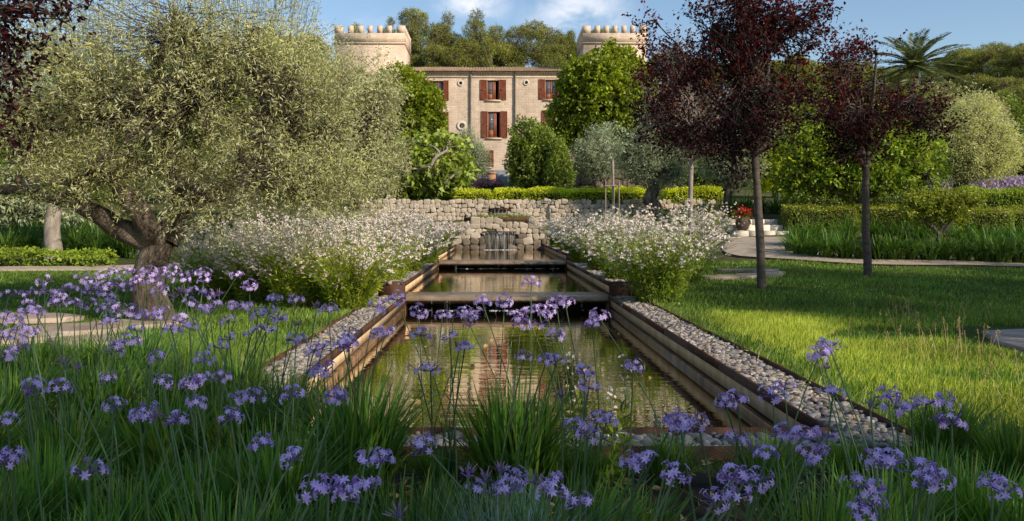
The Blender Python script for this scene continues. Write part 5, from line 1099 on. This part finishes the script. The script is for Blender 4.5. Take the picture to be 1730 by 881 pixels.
def bud_mesh(seed):
    r2 = np.random.default_rng(seed); pet, tub = MB(), MB(); nfl = 9
    el = r2.uniform(.25, 1.4, nfl); az = np.arange(nfl) * 2.399; D = np.stack([np.cos(el) * np.cos(az), np.cos(el) * np.sin(az), np.sin(el)], 1)
    sticks(tub, D * .001, D * r2.uniform(.012, .028, (nfl, 1)), .0011, .0016, .3)
    for i in range(nfl): sticks(pet, [D[i] * .02], [D[i] * (.034 + r2.uniform(0, .012))], .0032, .0008, r2.uniform(0, 1))
    return pet.mesh('flower_head', M['faded']), tub.mesh('floret_stalks', M['floret_tube'])
M['faded'] = leaf_mat('faded_floret', [(.10, .06, .07), (.22, .15, .16), (.28, .20, .30)], .15, .6, .2, tcol=(1, 1, 1), gain=1)
UM.append(bud_mesh(880)); UM.append(bud_mesh(881))
hp = []
for (x, y, kind) in heads:
    zt = .77 if kind == 'pink' else float(np.interp(y, [450, 500, 540, 600, 700, 800, 880], [.80, .74, .70, .66, .67, .68, .68]))
    zt += rng.uniform(-.03, .03); d = (CAMZ - zt) * F / (y - CY)
    lim = 3.62 if 430 < x < 1420 else 5.9
    if d > lim: d = lim + rng.uniform(-.25, .05)
    d = min(max(d, 1.3), 5.9); hp.append(at(x, y, d))
assign = {}
for i, p in enumerate(hp):
    best, bd = None, 9
    for c, (px, d) in enumerate(clumps):
        q_ = at0(px, d); dd = math.hypot(p[0] - q_[0], p[1] - q_[1]) + .02 * len(assign.get(c, []))
        if dd < bd: best, bd = c, dd
    if bd > .36:
        ox = rng.uniform(-.1, .1); clumps.append([CX + (p[0] + ox) * F / p[1], p[1] + .03]); best = len(clumps) - 1
    assign.setdefault(best, []).append(i)
CS = {0: 1.05, 1: 1.1, 2: .55, 3: .6, 4: .5, 5: .75, 6: .8, 11: .95, 12: 1.0, 13: 1.0, 14: 1, 15: 1, 16: 1, 17: 1, 18: 1, 19: 1, 23: .6, 24: .75, 36: .5, 37: .5, 35: .7}
special = {0: 'violet flowered clump at the front left edge of the lowest basin', 1: 'big leafy violet flowered clump centred before the lowest basin', 2: 'violet flowered clump between the central one and the right pool corner', 3: 'violet flowered clump just before the front right pebble strip', 4: 'violet flowered clump at the right front pool corner', 5: 'violet flowered clump on the sunny lawn edge right of the pool corner', 6: 'leafy clump at the right edge before the sunny lawn'}
order = sorted(range(len(clumps)), key=lambda c: (clumps[c][1] > 3.0, clumps[c][1] > 4.0, clumps[c][0]))
cnt = {0: 0, 1: 0, 2: 0, 3: 0}
for c in order:
    px, d = clumps[c]; fl = assign.get(c, [])
    band = 0 if d <= 2.2 else 1 if d <= 3.0 else 2 if d <= 4.0 else 3
    if c in special: lb = special[c]
    else:
        k = cnt[band]; cnt[band] += 1
        lb = ORD[k] + ' violet flowered clump from the left in the ' + ['row closest to the camera', 'second row from the camera', 'third row, level with the pool front', 'rear rows beside the olive and flagstones'][band]
    p = at0(px, d); p[2] = gzf(p[0], p[1]) + .015
    r = thing('society_garlic', lb, 'flower clump', p, 'violet society garlic clumps')
    o = bpy.data.objects.new('foliage', CM[c % 5]); COL.objects.link(o); o.parent = r; s = random.uniform(.88, 1.12) * (1.12 if c in (0, 1) else 1); o.rotation_euler.z = random.uniform(0, 6.28); o.scale = (s * 1.15, s * 1.15, s)
    kk = CS.get(c, .85 if c < 41 else .45)
    if d < 1.9: kk = .5
    o.scale = (s * kk * 1.1, s * kk * 1.1, s * kk)
    for i in fl:
        h = hp[i]; foot = p + np.array([rng.uniform(-.08, .08), rng.uniform(-.06, .06), 0]); lean = h - foot; mid = foot + lean * .5 - np.array([lean[0], lean[1], 0]) * .14
        m = MB(); tube(m, smooth_path([foot, mid, h], 7), np.linspace(.0034, .0022, 7), 5, rng.uniform(0, 1)); so = m.build('flower_stem', M['stem'], r, True)
        v = int(rng.integers(0, 7)) if rng.uniform() > .09 else int(rng.integers(7, 9)); me, mt = UM[v]
        for nm, mm in (('flower_head', me), ('floret_stalks', mt)):
            fo = bpy.data.objects.new(nm, mm); COL.objects.link(fo); fo.parent = so; fo.location = tuple(h - p); fo.rotation_euler = (rng.normal(0, .25), rng.normal(0, .25), rng.uniform(0, 6.28)); sc = float(np.interp(h[1], [1.4, 2, 3, 4, 5.5], [.62, .74, .9, 1.08, 1.3])) * rng.uniform(.85, 1.12); fo.scale = (sc, sc, sc)
# blue fescue tuft
p = B(850, 2.15); fs = thing('fescue_tuft', 'blue grey fescue grass tuft at the bottom centre of the flower bed', 'grass tuft', p)
n = 700; a = rng.uniform(0, 6.28, n); rr = .09 * rng.uniform(0, 1, n) ** .5; m = MB()
blades(m, p + np.stack([np.cos(a) * rr, np.sin(a) * rr, 0 * a], 1), a + rng.normal(0, .4, n), rng.uniform(.26, .42, n), .0028, np.clip(rng.normal(.45, .22, n), .05, 1.1), rng.uniform(0, 1, n), 4, .3, .5); m.build('foliage', M['fescue_leaf'], fs)
# slim white gaura sprigs among the violet flowers
for k, (px, py, d) in enumerate([(1053, 600, 3.45), (1030, 655, 3.2), (965, 595, 3.5)]):
    h = at(px, py, d); f0 = at0(px - 8, d); g = thing('gaura_sprig', ['white gaura sprig rising right of the central violet clump', 'small white gaura sprig low between the violet clumps', 'thin white gaura sprig beside the central violet clump'][k], 'gaura sprig', f0)
    m = MB(); pt = smooth_path([f0, (f0 + h) / 2 + [.02, 0, 0], h], 12); tube(m, pt, .0024, 5); m.build('stem', M['gaura_stem'], g)
    m = MB(); c_ = np.repeat(pt[7:], 5, 0) + rng.normal(0, .012, (25, 3)); leaves(m, c_, rng.normal(size=(25, 3)), .018, .012, rng.uniform(.4, 1, 25)); m.build('blossoms', M['gaura_petal'], g)
    m = MB(); c_ = np.repeat(pt[:8], 8, 0) + rng.normal(0, .012, (64, 3)); leaves(m, c_, rng.normal(0, .5, (64, 3)) + [0, 0, .6], .07, .014, rng.uniform(0, 1, 64)); m.build('foliage', M['gaura_leaf'], g)

# ================================================================== LAWN GRASS (stuff)
def scatter(n, d0, d1, pw):
    u = rng.uniform(0, 1, n); d = (d0 ** pw + u * (d1 ** pw - d0 ** pw)) ** (1 / pw); x = (rng.uniform(-260, 2000, n) - CX) * d / F; return x, d
def lawn_ok(x, y):
    ok = ~in_pool(x, y, .05) & ~on_path(x, y, .04) & ~on_lpath(x, y, .04) & ~in_bed(x, y)
    for fx, fy, rx, ry in FLAGS: ok &= ((x - fx) / (rx * 1.1)) ** 2 + ((y - fy + .03) / (ry * 1.2)) ** 2 > 1
    return ok
x, y = scatter(330000, 3.6, 18, -.2)
k = lawn_ok(x, y) & ~((y < 4.9) & (x < -1.9)) ; x, y = x[k], y[k]; n = len(x); z = gz(x, y)
dens_n = vnoise(np.stack([x, y, 0 * x], 1), .9, 4)
L = (.032 + .026 * rng.uniform(0, 1, n) + .02 * dens_n) * (1 + .02 * y)
lg = MB(); blades(lg, np.stack([x, y, z], 1), rng.uniform(0, 6.28, n), L, .0035 * (1 + y / 4.5), np.clip(rng.normal(.5, .3, n), 0, 1.2), np.clip(rng.uniform(0, .62, n) + .12 * dens_n + (rng.uniform(0, 1, n) < .07) * .4, 0, 1), 2, .15, 1.0)
tag(lg.build('grass', M['lawn_blade']), 'mown green lawn grass on both sides of the basins', 'grass', kind='stuff')
# longer grass beside the right coping, sunlight painted into its pale yellow green
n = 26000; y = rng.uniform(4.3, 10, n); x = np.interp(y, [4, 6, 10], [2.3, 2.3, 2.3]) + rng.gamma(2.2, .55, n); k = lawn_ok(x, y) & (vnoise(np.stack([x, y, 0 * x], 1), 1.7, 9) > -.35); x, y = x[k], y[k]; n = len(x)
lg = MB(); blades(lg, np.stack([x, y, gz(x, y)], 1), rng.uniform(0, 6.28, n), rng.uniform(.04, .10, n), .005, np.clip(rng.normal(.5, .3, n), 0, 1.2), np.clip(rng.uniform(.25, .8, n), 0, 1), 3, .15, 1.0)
tag(lg.build('grass', M['sun_painted_blade']), 'longer grass with sunlight painted into its colour beside the right coping', 'grass', kind='stuff')
n = 240; y = rng.uniform(4.6, 9.5, n); x = 2.5 + rng.gamma(3.0, .55, n) + .12 * (y - 5); k = lawn_ok(x, y) & (vnoise(np.stack([x, y, 0 * x], 1), 1.1, 6) > -.1); x, y = x[k], y[k]; n = len(x); z = gz(x, y)
dg = MB(); bs = np.stack([x, y, z], 1); hh = rng.uniform(.14, .32, n); tp_ = bs + np.stack([rng.normal(0, .05, n), rng.normal(0, .05, n), hh], 1); sticks(dg, bs, tp_, .0018, .0011, rng.uniform(0, 1, n))
q_ = np.repeat(tp_, 9, 0) - np.array([0, 0, 1.]) * (rng.uniform(0, .3, (n * 9, 1)) * np.repeat(hh, 9)[:, None]); leaves(dg, q_ + rng.normal(0, .006, q_.shape), rng.normal(0, .6, q_.shape) + [0, 0, .8], .02, .004, rng.uniform(.2, 1, n * 9))
tag(dg.build('dry_grass', M['dry_grass']), 'dry straw coloured seed heads standing in the sunny grass strip', 'dry grass', kind='stuff')
# fallen leaves and stones on the bed soil
lm = MB(); n = 1600; x = rng.uniform(-3, 3, n); y = rng.uniform(1.2, 3.8, n); leaves(lm, np.stack([x, y, gz(x, y) + .03], 1), rng.normal(size=(n, 3)) * [1, 1, .15], .05, .02, rng.uniform(0, 1, n))
tag(lm.build('leaf_litter', M['dry_grass']), 'dry leaf litter on the soil under the violet flowers', 'leaf litter', kind='stuff')
# fallen leaves and small weeds along the copings
lm = MB(); n = 260; sd_ = np.where(rng.uniform(0, 1, n) < .5, -1, 1); y = 3.9 + 8 * rng.uniform(0, 1, n) ** 1.6; x = X0 + sd_ * (HW + rng.uniform(.03, CW - .03, n)); leaves(lm, np.stack([x, y, np.full(n, .075)], 1), rng.normal(size=(n, 3)) * [1, 1, .2], .045, .017, rng.uniform(0, 1, n))
tag(lm.build('leaf_litter', M['dry_grass']), 'dry fallen leaves lying on the pebble copings', 'leaf litter', kind='stuff')
wm = MB(); n = 1500; sd_ = np.where(rng.uniform(0, 1, n) < .5, -1, 1); y = 4 + 8 * rng.uniform(0, 1, n); x = X0 + sd_ * (HW + CW + np.abs(rng.normal(.01, .03, n)) * np.where(rng.uniform(0, 1, n) < .12, -3, 1)); k = vnoise(np.stack([x * 4, y * 2.2, 0 * x], 1), 1.0, 5) > .1; x, y = x[k], y[k]; n = len(x)
blades(wm, np.stack([x, y, np.full(n, .02)], 1), rng.uniform(0, 6.28, n), rng.uniform(.05, .16, n), .006, np.clip(rng.normal(.6, .3, n), 0, 1.2), rng.uniform(.2, 1, n), 3, .15, 1.0)
tag(wm.build('weeds', M['lawn_blade']), 'tufts of grass leaning over the outer coping edges', 'weeds', kind='stuff')
# floating leaves on the lowest basin
fl_ = MB(); n = 46; P_ = np.stack([rng.uniform(X0 - 1.3, X0 + 1.3, n), rng.uniform(4.4, 11, n), np.full(n, -.179)], 1); leaves(fl_, P_, rng.normal(size=(n, 3)) * [1, 1, 0], .06, .035, rng.uniform(0, 1, n), 0.0, 0.0)
tag(fl_.build('floating_leaves', M['dry_grass']), 'fallen leaves floating on the lowest basin', 'leaves', kind='stuff')

# ================================================================== LIGHT, SKY, CAMERA
w = bpy.data.worlds.new('World'); scene.world = w; w.use_nodes = True; nt = w.node_tree; nt.nodes.clear(); L = nt.links.new
out = nt.nodes.new('ShaderNodeOutputWorld'); bg = nt.nodes.new('ShaderNodeBackground'); bg.inputs['Strength'].default_value = .15
sky = nt.nodes.new('ShaderNodeTexSky'); sky.sky_type = 'NISHITA'; sky.sun_disc = False; sky.sun_elevation = SUN_EL; sky.sun_rotation = math.atan2(SUN_DIR[0], SUN_DIR[1]); sky.air_density = 1.1; sky.dust_density = .3; sky.ozone_density = 2.2; sky.altitude = 100
tc = nt.nodes.new('ShaderNodeTexCoord')
cmask = None
for (px, py, wd, amt) in ((800, 5, .06, .8), (975, 22, .085, .75), (560, 60, .10, .35)):
    v = at(px, py, 10) - [0, 0, CAMZ]; v = v / np.linalg.norm(v)
    sub = N(nt, 'ShaderNodeVectorMath', operation='SUBTRACT'); L(tc.outputs['Generated'], sub.inputs[0]); sub.inputs[1].default_value = tuple(v)
    sc_ = N(nt, 'ShaderNodeVectorMath', operation='MULTIPLY'); L(sub.outputs[0], sc_.inputs[0]); sc_.inputs[1].default_value = (1, 1, 1.7)
    ln = N(nt, 'ShaderNodeVectorMath', operation='LENGTH'); L(sc_.outputs[0], ln.inputs[0])
    mr = N(nt, 'ShaderNodeMapRange', interpolation_type='SMOOTHSTEP', inputs={'From Min': 0, 'From Max': wd, 'To Min': amt, 'To Max': 0}); L(ln.outputs['Value'], mr.inputs['Value'])
    if cmask is None: cmask = mr.outputs['Result']
    else:
        mx = N(nt, 'ShaderNodeMath', operation='MAXIMUM'); L(cmask, mx.inputs[0]); L(mr.outputs['Result'], mx.inputs[1]); cmask = mx.outputs[0]
mp = N(nt, 'ShaderNodeMapping'); mp.inputs['Scale'].default_value = (9, 9, 16); L(tc.outputs['Generated'], mp.inputs['Vector'])
no = N(nt, 'ShaderNodeTexNoise', inputs={'Scale': 1.6, 'Detail': 7.0, 'Roughness': .6, 'Distortion': .4}); L(mp.outputs[0], no.inputs['Vector'])
mr = N(nt, 'ShaderNodeMapRange', interpolation_type='SMOOTHSTEP', inputs={'From Min': .36, 'From Max': .68, 'To Min': 0, 'To Max': 1}); L(no.outputs['Fac'], mr.inputs['Value'])
mm = N(nt, 'ShaderNodeMath', operation='MULTIPLY'); L(cmask, mm.inputs[0]); L(mr.outputs[0], mm.inputs[1])
mix = N(nt, 'ShaderNodeMix', data_type='RGBA'); L(mm.outputs[0], mix.inputs['Factor']); L(sky.outputs[0], mix.inputs['A']); mix.inputs['B'].default_value = (8.2, 8.0, 8.2, 1)
L(mix.outputs['Result'], bg.inputs['Color']); L(bg.outputs[0], out.inputs['Surface'])

sd = bpy.data.lights.new('sun', 'SUN'); sd.energy = 5.0; sd.angle = R(.6); sd.color = (1.0, .90, .74)
so = bpy.data.objects.new('sun', sd); COL.objects.link(so); so.rotation_euler = Vector(tuple(-SUN_DIR)).to_track_quat('-Z', 'Y').to_euler(); so.location = (10, -10, 20)

cd = bpy.data.cameras.new('camera'); cd.sensor_width = 36; cd.lens = F / 1730 * 36; cd.shift_x = (865 - CX) / 1730; cd.shift_y = -(440.5 - CY) / 1730; cd.clip_end = 3000; cd.clip_start = .05
co = bpy.data.objects.new('camera', cd); COL.objects.link(co); co.location = (0, 0, CAMZ); co.rotation_euler = (R(90), 0, 0); scene.camera = co
scene.render.engine = 'CYCLES'
cy = scene.cycles; cy.max_bounces = 6; cy.diffuse_bounces = 3; cy.glossy_bounces = 3; cy.transmission_bounces = 3; cy.transparent_max_bounces = 8; cy.caustics_reflective = False; cy.caustics_refractive = False
cy.use_denoising = True; cy.sample_clamp_indirect = 6
scene.view_settings.view_transform = 'Standard'; scene.view_settings.look = 'None'; scene.view_settings.exposure = 0; scene.view_settings.gamma = 1
scene.render.filter_size = 1.2
